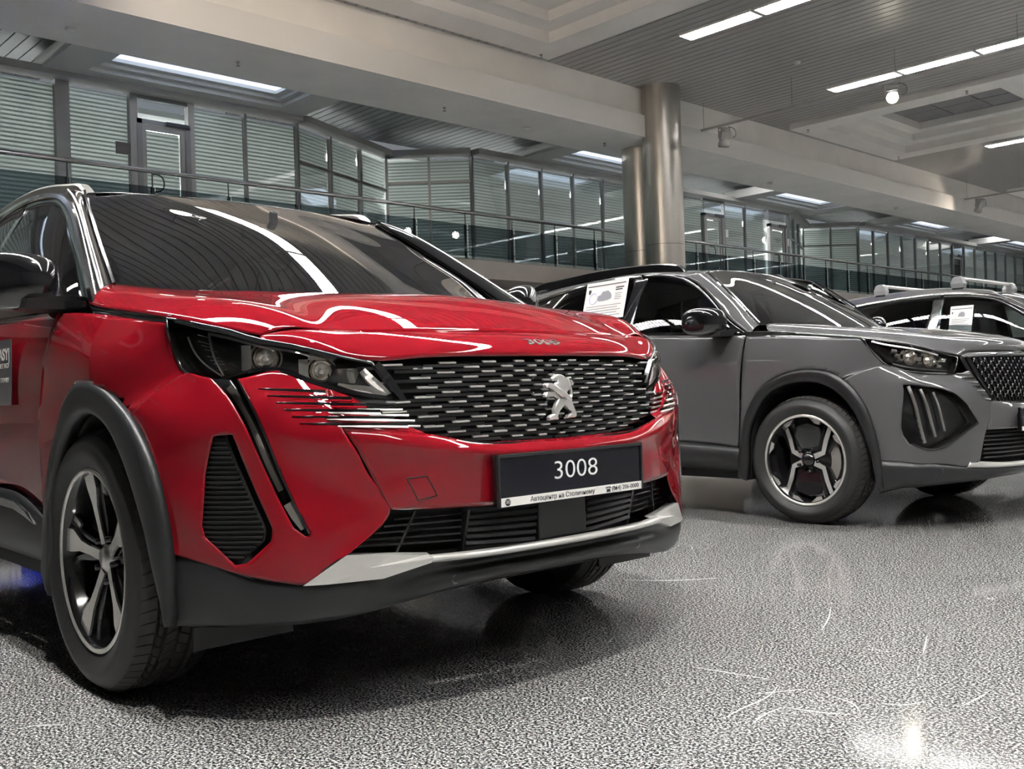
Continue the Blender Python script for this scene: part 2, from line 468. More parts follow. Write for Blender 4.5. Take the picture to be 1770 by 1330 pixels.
for n, (a, b) in enumerate(COFF):
    coffer(10+n, CX[0], CX[1], a, b, ZC, [(0,ZC-.12),(.62,ZC+.08),(1.0,ZC+.26),(1.35,ZC+.42)], M_cpan)
for n, (a, b) in enumerate(COFF[:3]):
    pass
# ---- long beam with stepped fascia, soffit behind it
mb = MB(); mb.span((-11.0,Y0,6.41),(-10.5,Y1,7.3)); o = mb.build('trim_1', M_fasc); struct(o)
mb = MB(); mb.span((-11.95,Y0,5.96),(-10.36,Y1,6.41)); o = mb.build('trim_2', M_soff); struct(o)
mb = MB(); mb.span((-10.36,Y0,5.955),(-10.345,Y1,6.41)); o = mb.build('trim_3', mat('fascia_lower', (.76,.74,.71), .6)); struct(o)

# ---- mezzanine
WALLP = [(-13.55,-9.0),(-13.55,8.02),(-14.85,11.05),(-13.55,12.37),(-13.55,25.2),(-14.85,28.3),(-13.55,29.6),(-13.55,61)]
ZM, ZR, ZT = 3.38, 4.29, 5.90
o = MB().span((-16.5,Y0,3.0),(-12.0,Y1,3.36)).build('trim_4', M_slab); struct(o)
o = MB().span((-16.5,Y0,3.36),(-12.04,Y1,ZM)).build('trim_5', mat('mezzanine_carpet', (.13,.13,.14), .9)); struct(o)
o = MB().span((-13.6,Y0,0),(-13.4,Y1,3.0)).build('wall_lower', M_beige); struct(o)
o = MB().span((-17.3,Y0,ZM),(-17.1,Y1,6.6)).build('wall_office', mat('office_wall', (.55,.56,.55), .8)); struct(o)
o = MB().span((-17.3,Y0,6.0),(-14.9,Y1,6.1)).build('trim_6', mat('office_ceiling', (.6,.6,.6), .8)); struct(o)
# office lamps behind the blinds
om = MB().box((0,0,0),(.3,1.2,.04)).mesh('office_lamp', mat('office_tube', (1,1,1), .5, emit=(.97,1.0,.97), es=26.0))
for i, y in enumerate((-5.0,-3.0,-1.0,1.0,3.0,4.6,6.4,8.6,10.6,12.8,15.0,17.2,19.4,21.6,23.8,26.0,28.4,31,34,37,40,43)):
    o = inst('office_lamp', om, None, (-15.7, y, 5.95))
    tag(o, 'flat strip lamp on the office ceiling behind the mezzanine glass', 'lamp', 'office lamps behind the glass wall')
# slatted ceiling over the mezzanine and its stepped light coffers
sl = MB().span((-14.9,Y0,6.55),(-11.9,Y1,6.6)).build('ceiling_mezzanine', M_dark); struct(sl)
mb = MB(); mb.span((-1.55,-.09,0),(1.55,.09,.03)); sm_ = mb.mesh('plank', M_plank2)
MCOF = [(-4.3,-.9),(4.0,7.4),(14.3,17.7),(22.6,26.0),(31.0,34.4),(39.4,42.8)]
y = -8.0
while y < 50:
    if not any(a < y < b for a, b in MCOF): inst('plank', sm_, sl, (-13.4, y, 6.28))
    y += .20
for n, (a, b) in enumerate(MCOF):
    mb = MB()
    mb.span((-13.6,a-.6,5.98),(-13.0,b+.6,6.2)); mb.span((-13.0,a-.6,5.98),(-11.9,a,6.2)); mb.span((-13.0,b,5.98),(-11.9,b+.6,6.2))
    for i, z in ((.13,6.05),(.26,6.11)):
        mb.span((-13.0,a+i-.13,z),(-13.0+i,b-i+.13,z+.12)); mb.span((-13.0+i,a+i-.13,z),(-11.9,a+i,z+.12)); mb.span((-13.0+i,b-i,z),(-11.9,b-i+.13,z+.12))
    o = mb.build('trim_%d' % (30+n), mat('mezzanine_coffer', (.56,.56,.55), .6)); struct(o)
    MB().span((-12.75,a+.26,6.17),(-11.9,b-.26,6.2)).build('luminous_panel', M_sky, o)
# header band that follows the glass wall
def along(mb, p, q, z0, z1, w, off=0.0, mi=0):
    p = Vector((*p,0)); q = Vector((*q,0)); d = q-p; L = d.length; a = math.atan2(d.y, d.x)
    n = Vector((d.y, -d.x, 0)).normalized()
    mb.box(((p+q)/2 + n*off + Vector((0,0,(z0+z1)/2))), (L, w, z1-z0), Matrix.Rotation(a,3,'Z'), mi)
mb = MB()
for p, q in zip(WALLP[:-1], WALLP[1:]): along(mb, p, q, ZT, 6.02, .34, .1)
o = mb.build('trim_7', mat('mezzanine_header', (.40,.395,.385), .6)); struct(o)
# glass office wall: panes, mullions, blinds, doors
wallm = MB()
for p, q in zip(WALLP[:-1], WALLP[1:]): along(wallm, p, q, ZM, ZM+.09, .08)
wall = wallm.build('wall_mezzanine', M_mull); struct(wall)
def post_mesh(h): return MB().box((0,0,h/2),(.05,.09,h)).mesh('mullion', M_mull)
pm = post_mesh(ZT-ZM); BAY = 1.07
doors = {4.95:0.94, 20.8:0.95, 24.1:0.95, 37.0:.95}
panes = {}
def bay(p, q, blind=True, transom=None):
    p = Vector((*p,0)); q = Vector((*q,0)); d = q-p; L = d.length; a = math.atan2(d.y, d.x); c = (p+q)/2
    k = round(L,2)
    if k not in panes:
        panes[k] = (MB().box((0,0,0),(L-.06,.012,ZT-ZM-.1)).mesh('pane', M_pane), MB().box((0,0,0),(L-.015,.004,ZT-ZM-.12)).mesh('blind', M_blind))
    inst('pane', panes[k][0], wall, (c.x,c.y,(ZM+ZT)/2), (0,0,a))
    inst('mullion', pm, wall, (p.x,p.y,ZM), (0,0,a))
    if blind:
        n = Vector((d.y,-d.x,0)).normalized()
        inst('blind', panes[k][1], wall, (c.x-n.x*.07,c.y-n.y*.07,(ZM+ZT)/2), (0,0,a))
    if transom: MB().box((0,0,0),(L-.05,.05,.05)).build('transom', M_mull, wall, (c.x,c.y,transom), a)
def run(p, q, n, blinds=None, transom=None):
    p = Vector(p); q = Vector(q)
    for i in range(n):
        bay(p+(q-p)*(i/n), p+(q-p)*((i+1)/n), True if blinds is None else blinds(i), transom)
X = -13.55
ys = [3.68-BAY*k for k in range(11,0,-1)]
for a in ys: bay((X,a),(X,a+BAY))
bay((X,3.85),(X,4.88))
bay((X,5.92),(X,6.95)); bay((X,6.95),(X,8.02))
run((X,8.02),(-14.85,11.05),3,None,5.2); run((-14.85,11.05),(X,12.37),2,None,5.35)
yy = 12.37
while yy < 20.7: bay((X,yy),(X,yy+BAY), True); yy += BAY
yy = 21.8
while yy < 23.9: bay((X,yy),(X,yy+BAY)); yy += BAY
run((X,25.2),(-14.85,28.3),3,None,5.2); run((-14.85,28.3),(X,29.6),2,None,5.3)
yy = 29.6
while yy < 50: bay((X,yy),(X,yy+BAY), True); yy += BAY
for a_, b_ in ((3.66,3.87),(4.84,4.97),(5.86,5.97)): MB().span((X-.09,a_,ZM),(X+.05,b_,ZT)).build('wall_post', mat('post_grey_paint', (.30,.295,.29), .55), wall)
def door(n, y, w, sign=True):
    fr = MB(); fr.span((X-.05,y,ZM),(X+.06,y+.09,5.50)); fr.span((X-.05,y+w-.09,ZM),(X+.06,y+w,5.50)); fr.span((X-.05,y,5.42),(X+.06,y+w,5.50))
    fr.span((X-.03,y,5.84),(X+.03,y+w,5.9))
    o = fr.build('door_%d' % n, M_mull); struct(o)
    lf = MB(); lf.span((X-.02,y+.10,ZM+.02),(X+.03,y+.17,5.41)); lf.span((X-.02,y+w-.17,ZM+.02),(X+.03,y+w-.10,5.41)); lf.span((X-.02,y+.17,5.33),(X+.03,y+w-.17,5.41)); lf.span((X-.02,y+.17,ZM+.02),(X+.03,y+w-.17,ZM+.2))
    lf.build('door_leaf', mat('door_frame_grey', (.27,.265,.26), .45, .4), o)
    MB().span((X,y+.17,ZM+.2),(X+.01,y+w-.17,5.33)).build('pane', M_pane, o)
    MB().span((X-.03,y+.18,ZM+.2),(X-.026,y+w-.18,5.33)).build('blind', M_blind, o)
    MB().span((X,y+.04,5.52),(X+.01,y+w-.04,5.84)).build('transom_pane', M_pane, o)
    hp = [(X+.04, y+.26+.0, ZM+.90),(X+.10,y+.27,ZM+.90),(X+.11,y+.38,ZM+.94),(X+.11,y+.42,ZM+1.05),(X+.11,y+.38,ZM+1.16),(X+.10,y+.27,ZM+1.2),(X+.04,y+.26,ZM+1.2)]
    MB().tube([tuple(p) for p in curve(hp, 24)], .014).build('door_handle', M_post, o)
    MB().span((X+.03,y+.5,5.44),(X+.1,y+w-.05,5.5)).build('door_closer', M_post, o)
    return o
for i, (y, w) in enumerate(doors.items()): door(i+1, y, w)
pl = MB().span((X+.02,4.60,4.86),(X+.035,4.87,5.06)).build('name_plate', mat('plate_brown', (.10,.09,.085), .4)); tag(pl, 'small dark name plate on the glass beside the office door', 'sign')
for i, y in enumerate((21.65, 24.95)):
    o = MB().span((X+.02,y+.1,4.9),(X+.035,y+.32,5.12)).build('name_plate', M_white)
    tag(o, ['pale name plate beside the second office door, right of the steel column','pale name plate beside the third office door, far right'][i], 'sign')
# railing
rl = empty('glass_railing', (-12.06,0,ZM)); tag(rl, 'long glass balcony railing with steel handrail on the mezzanine edge', 'railing')
MB().tube([(0,Y0+1,ZR-ZM),(0,Y1-1,ZR-ZM)], .035, 10).build('handrail', M_rail, rl)
PS = 1.26
gp = MB().box((0,0,0),(.012,PS-.06,.62)).mesh('glass_pane', M_railglass)
pm2 = MB(); pm2.box((0,0,.33),(.03,.05,.66)); pm2.tube([(0,0,.66),(0,0,.88)],.012,6); pm2.box((.03,0,.55),(.05,.04,.03)); pm2.box((.03,0,.12),(.05,.04,.03)); pm2.tube([(0.03,0,-.12),(0.03,0,.12)],.012,6)
pm2 = pm2.mesh('post', M_post)
y = 3.30-PS*6
while y < 56:
    inst('post', pm2, rl, (0,y,0)); inst('glass_pane', gp, rl, (.05,y+PS/2,.35)); y += PS

# ---- columns clad in steel
def column(x, y, r, h, label):
    o = empty('steel_column', (x,y,0)); tag(o, label, 'column', 'steel clad columns')
    for i, (z0, z1) in enumerate(((0,1.30),(1.31,3.69),(3.70,h))):
        for a in range(2):
            mb = MB(); mb.lathe([(r,z0),(r,z1)], 40, 'z', a0=a*math.pi+.012+.9, a1=(a+1)*math.pi-.012+.9); mb.lathe([(r-.012,z0),(r-.012,z1)], 24, 'z', a0=a*math.pi+.9, a1=(a+1)*math.pi+.9)
            mb.build('cladding_panel', M_steel, o)
    MB().lathe([(r-.02,0),(r-.02,h)], 40, 'z').build('core', M_dark, o)
    return o
column(-10.22, 14.80, .41, 7.03, 'tall steel clad round column standing in front of the white beam')
column(-11.15, 15.22, .41, 5.97, 'shorter steel clad round column tucked behind the front one')

# ---- fluorescent fixtures
fx = MB(); fx.span((-.74,-.18,-.015),(.74,-.17,.05)); fx.span((-.74,.17,-.015),(.74,.18,.05)); fx.span((-.75,-.18,-.015),(-.73,.18,.05)); fx.span((.73,-.18,-.015),(.75,.18,.05)); fx.span((-.74,-.01,-.015),(.74,.01,.05))
fx = fx.mesh('frame', M_white)
df = MB().span((-.73,-.168,.03),(.73,.168,.04)).mesh('diffuser', M_tube)
lv = MB()
for i in range(23): lv.box((-.70+i*.0636,0,-.002),(.014,.33,.03))
lv = lv.mesh('louvre', mat('louvre_grey', (.22,.22,.22), .5, .3))
ROWS = [-1.2, 3.98, 12.68, 17.85, 26.2, 31.4, 40.2, 45.4]
def fixture(x, y, label):
    o = empty('ceiling_light', (x,y,ZC-.03)); tag(o, label, 'light', 'fluorescent lights in the main ceiling')
    inst('frame', fx, o); inst('diffuser', df, o); inst('louvre', lv, o)
for r, y in enumerate(ROWS):
    for i in range(12):
        x = -7.24+i*1.55
        lab = 'long fluorescent fixture recessed in the plank ceiling, one of the many in rows'
        if y == 12.68 and i == 0: lab = 'fluorescent fixture nearest the column in the row above the grey car'
        if y == 17.85 and i == 0: lab = 'fluorescent fixture at the column end of the row beside the lit spotlight'
        if y == 17.85 and i == 1: lab = 'second fluorescent fixture from the column end, just above the lit spotlight'
        if y == 12.68 and i == 1: lab = 'second fluorescent fixture from the column in the row above the grey car'
        if y == 17.85 and i == 2: lab = 'third fluorescent fixture from the column end, right of the lit spotlight'
        if y == 26.2 and i == 0: lab = 'fluorescent fixture at the end of the row behind the stepped coffer'
        fixture(x, y, lab)
# small strip lights in the soffit over the mezzanine
sm2 = MB().span((-.45,-.07,-.01),(.45,.07,.02)).mesh('soffit_light', mat('strip_tube', (1,1,1), .5, emit=(1,.99,.97), es=14))
for (y, lab) in ((18.2,'short bright strip light beside the steel column under the mezzanine ceiling'),(21.2,'short bright strip light over the first office door right of the column'),(33.5,'far short strip light under the mezzanine ceiling, left of the farthest pair'),(38.5,'farthest short strip light under the mezzanine ceiling at the right edge')):
    o = inst('soffit_light', sm2, None, (-12.3, y, 6.27)); tag(o, lab, 'light', 'strip lights under the mezzanine ceiling')

# ---- spotlight tracks
def spotlight(x, y, lit, label, rot=0.0, tilt=0.5):
    o = empty('spotlight', (x,y,6.36), rot); tag(o, label, 'spotlight', 'spotlights hung from the tracks')
    yk = MB(); yk.box((0,0,-.03),(.05,.26,.03)); yk.box((0,-.125,-.13),(.04,.012,.2)); yk.box((0,.125,-.13),(.04,.012,.2)); yk.build('yoke', M_grey, o)
    R = Matrix.Rotation(tilt,4,'Y')
    b = MB(); b.lathe([(0,.22),(.07,.22),(.10,.17),(.11,.05),(.11,-.1),(.12,-.12),(.12,-.2),(.105,-.2)], 20, 'z'); b.box((0,0,.05),(.2,.2,.16))
    body = b.build('lamp_body', M_grey, o); body.matrix_local = Matrix.Translation((0,0,-.24)) @ R
    l = MB(); l.lathe([(0,-.205),(.05,-.2),(.108,-.185)], 20, 'z'); ln = l.build('lens', M_hot if lit else M_lens, o); ln.matrix_local = Matrix.Translation((0,0,-.24)) @ R
    cb = [(0,.1,0),(0,.24,-.06),(0,.26,-.18),(.05,.18,-.25)]
    MB().tube([tuple(p) for p in curve(cb,14)], .008, 6).build('cable', M_wire, o)
    return o
def aim(lamp, loc, target, energy):
    d = bpy.data.lights.new('spot_beam', 'SPOT'); d.energy = energy; d.color = (1,.86,.70); d.spot_size = 1.5; d.spot_blend = 1.0; d.shadow_soft_size = .12
    l = bpy.data.objects.new('spot_beam', d); link(l); l.location = loc
    l.rotation_euler = (Vector(target)-Vector(loc)).to_track_quat('-Z','Y').to_euler()
def track(y, x0, x1, label):
    o = empty('spotlight_track', (x0,y,6.40)); tag(o, label, 'track', 'suspended spotlight tracks')
    MB().span((0,-.03,-.02),(x1-x0,.03,.02)).build('bar', M_grey, o)
    x = .12
    while x < x1-x0: MB().tube([(x,0,0),(x,0,ZC-6.40)], .004, 5).build('wire', M_wire, o); x += 2.2
track(16.40, -10.4, 9, 'pale suspended track crossing the ceiling beside the steel column')
track(30.5, -10.4, 9, 'far suspended spotlight track at the right edge')
spotlight(-9.75, 16.40, False, 'unlit grey spotlight hanging from the track beside the steel column', -.6, .35)
spotlight(-5.95, 16.40, True, 'glowing spotlight in front of the stepped ceiling coffer', -1.13, -1.2)
spotlight(-9.9, 30.5, False, 'small unlit grey spotlight at the right edge of the picture', -.5, .5)
track(2.5, -10.4, 9, 'suspended spotlight track above the front of the red car')
aim(spotlight(-7.4, 2.5, True, 'lit spotlight on the near track washing the white beam', 2.4, .9), (-7.7,2.7,6.1), (-10.5,5.5,6.7), 85)
aim(spotlight(-5.6, 2.5, True, 'added unseen spotlight on the near track, put in to brighten the beam', 2.0, .9), (-5.8,2.9,6.1), (-10.5,11.5,6.7), 150)  # extra spotlight out of view, added to lift the brightness of the beam
aim(None, (-9.7,30.1,6.0), (-10.5,27.5,6.3), 22)
# ceiling floodlight over the photographer
fl = empty('floodlight', (3.0,-2.05,ZC)); tag(fl, 'round ceiling floodlight above the front corner of the red car', 'light')
q = MB(); q.lathe([(0,0),(.16,0),(.17,-.05),(.15,-.10),(.14,-.10),(.12,-.03)], 24, 'z'); q.build('housing', M_grey, fl)
q = MB(); q.lathe([(0,-.04),(.115,-.04)], 24, 'z'); q.build('lens', M_hot, fl)
d = bpy.data.lights.new('flood_beam', 'SPOT'); d.energy = 470; d.color = (1,.96,.90); d.spot_size = 2.3; d.spot_blend = .9; d.shadow_soft_size = .10
l = bpy.data.objects.new('flood_beam', d); link(l); l.location = (3.0,-2.05,ZC-.12); l.rotation_euler = (.10,.0,0)
# warm uplighters washing the beam and the columns (lamps stand on the balcony edge)
# ---- sprinklers and smoke detectors
spm = MB(); spm.lathe([(0,0),(.03,0),(.03,-.02),(.01,-.02),(.01,-.06),(.035,-.065),(.035,-.07),(0,-.07)], 10, 'z'); spm = spm.mesh('sprinkler', mat('sprinkler_metal', (.35,.34,.32), .35, .8))
sdm = MB(); sdm.lathe([(0,0),(.07,0),(.075,-.02),(.06,-.04),(.045,-.045),(.04,-.055),(0,-.055)], 18, 'z'); sdm = sdm.mesh('smoke_detector', M_white)
def px_ceiling(lst, me, name, cat, labels, grp):
    for (x, y, z), lab in zip(lst, labels):
        o = inst(name, me, None, (x,y,z)); tag(o, lab, cat, grp)
px_ceiling([(-10.03,11.07,ZC-.12),(-9.85,20.1,ZC-.12),(-9.85,24.9,ZC-.12),(-6.0,20.0,ZC-.12)], spm, 'sprinkler', 'sprinkler',
    ['sprinkler head at the corner of the near coffer, left of the column','sprinkler head at the left corner of the far coffer','sprinkler head at the lower corner of the far coffer','sprinkler head on the coffer edge right of the lit spotlight'], 'ceiling sprinklers')
px_ceiling([(-11.2,5.6,5.96),(-11.2,9.7,5.96),(-11.2,14.1,5.96)], spm, 'sprinkler', 'sprinkler',
    ['sprinkler under the dark soffit above the office door','sprinkler under the dark soffit left of the round smoke detector','sprinkler under the dark soffit near the rear column'], 'soffit sprinklers')
px_ceiling([(-11.35,3.15,5.96),(-11.3,11.9,5.96),(-7.46,15.58,ZC),(-11.4,20.8,5.96),(-11.2,27.5,5.96)], sdm, 'smoke_detector', 'smoke detector',
    ['round white smoke detector at the upper left on the soffit','round white smoke detector on the soffit left of the columns','round white smoke detector on the plank ceiling above the track','small smoke detector on the soffit right of the columns','far smoke detector on the soffit under the lit fascia'], 'smoke detectors')
# pale partition wall at the right behind the silver car
o = MB().span((-10.6,29.5,0),(-10.4,47,2.95)).build('wall_partition', noisy(mat('partition_paint', (.62,.59,.54), .6), 1, .04)); struct(o)
for yy in (31.5,33.5,35.5): MB().span((-10.4,yy,0),(-10.395,yy+.012,2.95)).build('panel_joint', M_soff, o)

# ================================================================== cars: shared materials
def paint(name, c, metal=0.35, rough=0.32, flake=0.0):
    m = mat(name, c, rough, metal, coat=1.0, spec=0.0, coat_rough=0.01)
    if flake: noisy(m, 900, flake)
    return m
M_red = paint('red_paint', (.180,.004,.009), .0, .5)
M_grey_paint = paint('grey_paint', (.074,.074,.076), 0, .5)
M_silver_paint = paint('pale_grey_paint', (.22,.22,.22), .5, .3)
M_blue = paint('blue_paint', (.012,.03,.42), .3, .35)
M_black = mat('gloss_black', (.006,.006,.007), .12, 0, coat=1.0)
M_blackroof = mat('roof_black', (.008,.008,.009), .12, 0, coat=1.0)
M_plastic = noisy(mat('cladding_plastic', (.0085,.009,.010), .45), 220, .12, bump=.15)
M_matt = mat('matt_black', (.007,.007,.008), .55)
M_under = mat('underbody_black', (.01,.01,.011), .8)
M_chrome = mat('chrome', (.75,.74,.72), .08, 1.0)
M_satin = mat('satin_aluminium', (.70,.69,.67), .28, .85)
M_skid = mat('skid_silver', (.62,.61,.585), .32, .55)
M_polish = mat('polished_alloy', (.80,.785,.75), .22, .72)
M_rimblk = mat('rim_black', (.012,.012,.013), .18, .2, coat=.8)
M_rubber = noisy(mat('tyre_rubber', (.012,.012,.012), .55), 60, .15)
M_tread = noisy(mat('tread_rubber', (.034,.031,.029), .7), 40, .2)
M_disc = mat('brake_disc', (.35,.34,.33), .35, 1.0)
M_caliper = mat('caliper', (.30,.29,.27), .45, .6)
M_ws = glass('windscreen_glass', (.30,.32,.34), 1.55, 0, 2.8)
M_win = glass('side_glass', (.42,.47,.47), 1.5, 0, 1.3)
M_priv = glass('privacy_glass', (.05,.055,.06), 1.5, 0, 1.2)
M_lampglass = glass('lamp_cover', (.93,.94,.95), 1.45, 0, 1.0)
M_lamp = mat('lamp_reflector', (.85,.81,.75), .14, .85, coat=.6)
M_lampblk = mat('lamp_bezel', (.01,.01,.012), .22, .3, coat=.5)
M_ball = mat('projector_lens', (.85,.79,.71), .06, .8, coat=1.0)
M_drl = mat('lamp_light_guide', (.92,.89,.83), .2, .0, coat=.6)
M_drlg = mat('lamp_guide_grey', (.22,.20,.18), .18, .3, coat=1.0)
M_trim = mat('interior_dark', (.02,.021,.023), .7)
M_seat = mat('seat_fabric', (.06,.06,.062), .8)
M_liner = mat('roof_liner', (.16,.16,.155), .85)
M_platew = mat('plate_white', (.78,.77,.74), .4)
M_plateb = mat('plate_black', (.004,.004,.008), .1, 0, coat=.0, spec=.4)
M_ink = mat('ink_black', (.015,.015,.02), .5)
M_paper = mat('paper_white', (.80,.77,.75), .6)

def bvh_of(rows, step=.008):
    S = surf(rows, step); n = S.shape[1]
    return BVHTree.FromPolygons([tuple(v) for v in S.reshape(-1,3)], [(i*n+j, i*n+j+1, (i+1)*n+j+1, (i+1)*n+j) for i in range(S.shape[0]-1) for j in range(n-1)])
def hitx(b, y, z, default=.7):
    h = b.ray_cast(Vector((1.6,y,z)), Vector((-1,0,0)), 3.0)
    return np.array(h[0]) if h[0] is not None else np.array((default,y,z))
def wheel(parent, loc, side, OD, rim_d, tw, style, steer=0.0):
    """side -1: outer face looks towards -y; +1: towards +y"""
    w = empty('wheel', loc, (0 if side < 0 else math.pi)+steer, parent)
    R = OD/2; rr = rim_d/2; h = tw/2
    # tyre: side walls turned on a lathe, tread ribs cut into blocks
    mb = MB()
    wall = [(rr+.004,h-.020),(rr+.018,h-.004),(rr+.04,h+.004),(R-.062,h+.008),(R-.045,h+.0065),(R-.043,h+.004),(R-.028,h-.004),(R-.017,h-.016),(R-.010,h-.026)]
    for s in (-1, 1):
        p = [(r, s*y) for r, y in wall]
        mb.lathe(p if s > 0 else p[::-1], 96, 'y')
    mb.lathe([(R-.012,-h+.024),(R-.012,h-.024)], 96, 'y')
    t = mb.build('tyre', M_rubber, w)
    tb = MB(); N = 66
    ribs = [(-h+.012,-h+.050,0.35),(-h+.058,-.040,-.5),(-.032,-.004,.5),(.004,.032,-.5),(.040,h-.058,.5),(h-.050,h-.012,-.35)]
    for k in range(N):
        for y0, y1, sk in ribs:
            a0 = 2*math.pi*(k+.06)/N; a1 = 2*math.pi*(k+.94)/N; d = sk*(y1-y0)/R*.9
            vs = []
            for r in (R-.013, R):
                e = .0 if r < R-.005 else .0015
                for a, y, dd in ((a0,y0+e,0),(a1,y0+e,0),(a1,y1-e,d),(a0,y1-e,d)):
                    rr_ = r - (0.012 if abs(y) > h-.02 and r > R-.005 else 0)
                    vs.append((rr_*math.cos(a+dd), y, rr_*math.sin(a+dd)))
            tb.add(vs, [(4,5,6,7),(0,1,5,4),(1,2,6,5),(2,3,7,6),(3,0,4,7)])
    tr = tb.build('tread', M_tread, w); tr['kind'] = 'stuff'
    # rim barrel and lip
    mb = MB(); mb.lathe([(rr+.006,-h+.018),(rr+.010,-h+.012),(rr+.004,-h+.008),(rr-.006,-h+.012),(rr-.012,-h+.03),(rr-.022,-h+.07),(rr-.030,.03),(rr-.022,h-.03),(rr+.006,h-.018)], 80, 'y')
    rim = mb.build('rim', M_rimblk, w)
    lip = MB(); lip.lathe([(rr+.0105,-h+.013),(rr+.004,-h+.0065),(rr-.004,-h+.010),(rr-.006,-h+.013)], 80, 'y'); lip.build('rim_lip', M_polish, w)
    MB().lathe([(rr-.09,.03),(rr-.09,.005),(.05,.005),(.05,-.02),(0,-.02)], 48, 'y').build('brake_disc', M_disc, w)
    cb = MB()
    for k in range(6):
        a = math.radians(-28+k*11)
        cb.box(((rr-.075)*math.cos(a),-.01,(rr-.075)*math.sin(a)),(.055,.075,.035), Matrix.Rotation(-a,3,'Y'))
    cb.build('brake_caliper', M_caliper, w)
    def dish(r): return -h+.022 + .030*max(0,(1-r/rr))**1.2
    def spoke(poly, a, m0, m1, d0=0.0, th=.035, name='spoke', bev=.004):
        """poly: list of (r, t) outline in the wheel plane; top follows the dish"""
        N = len(poly); ca, sa = math.cos(a), math.sin(a)
        def P(r, tt, y): return (r*ca-tt*sa, y, r*sa+tt*ca)
        ar = sum(poly[i][0]*poly[(i+1)%N][1]-poly[(i+1)%N][0]*poly[i][1] for i in range(N))
        if ar < 0: poly = poly[::-1]
        inn = inset(poly, bev)
        top = [P(r,tt,dish(r)+d0) for r,tt in inn]; mid_ = [P(r,tt,dish(r)+d0+bev) for r,tt in poly]; bot = [P(r,tt,dish(r)+d0+th) for r,tt in poly]
        b = MB(); b.add(top, [tuple(range(N))], 0)
        b.add(mid_+top, [(i,(i+1)%N,N+(i+1)%N,N+i) for i in range(N)], 1)
        b.add(bot+mid_, [(i,(i+1)%N,N+(i+1)%N,N+i) for i in range(N)], 1)
        # flip: outer face looks to -y
        b.f = [tuple(reversed(f)) for f in b.f]
        return b.build(name, [m0, m1], w)
    if style == 'five':
        for k in range(5):
            a = math.radians(100 + 72*k)
            spoke([(.035,-.019),(.09,-.018),(.14,-.022),(rr-.05,-.044),(rr-.004,-.040),(rr-.004,.034),(rr-.04,.030),(.15,.017),(.09,.015),(.035,.019)], a, M_polish, M_rimblk)
            spoke([(.05,.017),(.14,.016),(.175,.03),(rr-.005,.058),(rr-.005,.078),(.165,.046),(.10,.034)], a, M_rimblk, M_rimblk, .010, .03, 'spoke_flank')
            spoke([(.05,-.020),(.14,-.021),(.175,-.033),(rr-.005,-.050),(rr-.005,-.066),(.165,-.044),(.10,-.034)], a, M_rimblk, M_rimblk, .010, .03, 'spoke_flank')
            if k % 1 == 0:
                spoke([(.165,-.060),(rr-.006,-.092),(rr-.006,-.060),(.175,-.042)], a, M_polish, M_rimblk, .012, .02, 'spoke_blade')
    else:
        def arm(pts, w0, w1, m0, m1, d0, th, name):
            L = []; Rr = []
            for i,(px_,py_) in enumerate(pts):
                q0 = Vector(pts[max(0,i-1)]); q1 = Vector(pts[min(len(pts)-1,i+1)]); d = (q1-q0).normalized(); nn = Vector((-d.y,d.x))
                w_ = w0+(w1-w0)*i/(len(pts)-1); L.append((px_+nn.x*w_, py_+nn.y*w_)); Rr.append((px_-nn.x*w_, py_-nn.y*w_))
            spoke([(a_*rr, b_*rr) for a_,b_ in L+Rr[::-1]], 0.0, m0, m1, d0, th, name, .003)
        for sx in (-1,1):
            for sy in (-1,1):
                arm([(sx*.16,sy*.07),(sx*.42,sy*.17),(sx*.50,sy*.45),(sx*.62,sy*.745)], .075, .065, M_polish, M_rimblk, 0, .03, 'spoke')
                arm([(sx*.10,sy*.10),(sx*.52,sy*.20),(sx*.64,sy*.45),(sx*.76,sy*.60)], .06, .05, M_rimblk, M_rimblk, .012, .03, 'spoke_flank')
                arm([(sx*.05,sy*.12),(sx*.30,sy*.26),(sx*.36,sy*.50),(sx*.46,sy*.86)], .06, .05, M_rimblk, M_rimblk, .012, .03, 'spoke_flank')
        for ad, sg in ((116,1),(74,-1),(30,1),(-32,-1),(-74,1),(-104,-1),(-148,1),(165,-1)):
            a = math.radians(ad); p = []
            for i in range(8): t_ = -.16+.32*i/7; p.append(((rr-.002)*math.cos(t_), (rr-.002)*math.sin(t_)))
            p += [((rr-.030)*math.cos(sg*.16), (rr-.030)*math.sin(sg*.16)), ((rr-.034)*math.cos(sg*.02), (rr-.034)*math.sin(sg*.02)), ((rr-.012)*math.cos(-sg*.16), (rr-.012)*math.sin(-sg*.16))] if sg > 0 else [((rr-.012)*math.cos(.16), (rr-.012)*math.sin(.16)), ((rr-.034)*math.cos(-.02), (rr-.034)*math.sin(-.02)), ((rr-.030)*math.cos(-.16), (rr-.030)*math.sin(-.16))]
            spoke(p, a, M_polish, M_rimblk, .002, .02, 'rim_blade', .002)
        for ad in (90,-90):
            spoke([(.05,-.05),(.12,-.085),(.18,-.07),(.200,0),(.18,.07),(.12,.085),(.05,.05)], math.radians(ad), M_rimblk, M_rimblk, .026, .012, 'spoke_web', .006)
    MB().lathe([(0,dish(0)-.012),(.026,dish(0)-.012),(.030,dish(0)-.006),(.040,dish(0)+.0),(.045,dish(0)+.03)], 28, 'y').build('hub_cap', M_satin if style == 'five' else M_rimblk, w)
    for k in range(5):
        a = math.radians(64+72*k); MB().lathe([(0,dish(.06)-.004),(.008,dish(.06)-.004),(.010,dish(.06)+.02)], 8, 'y', c=(.062*math.cos(a),0,.062*math.sin(a))).build('lug_nut', M_rimblk, w)
    return w
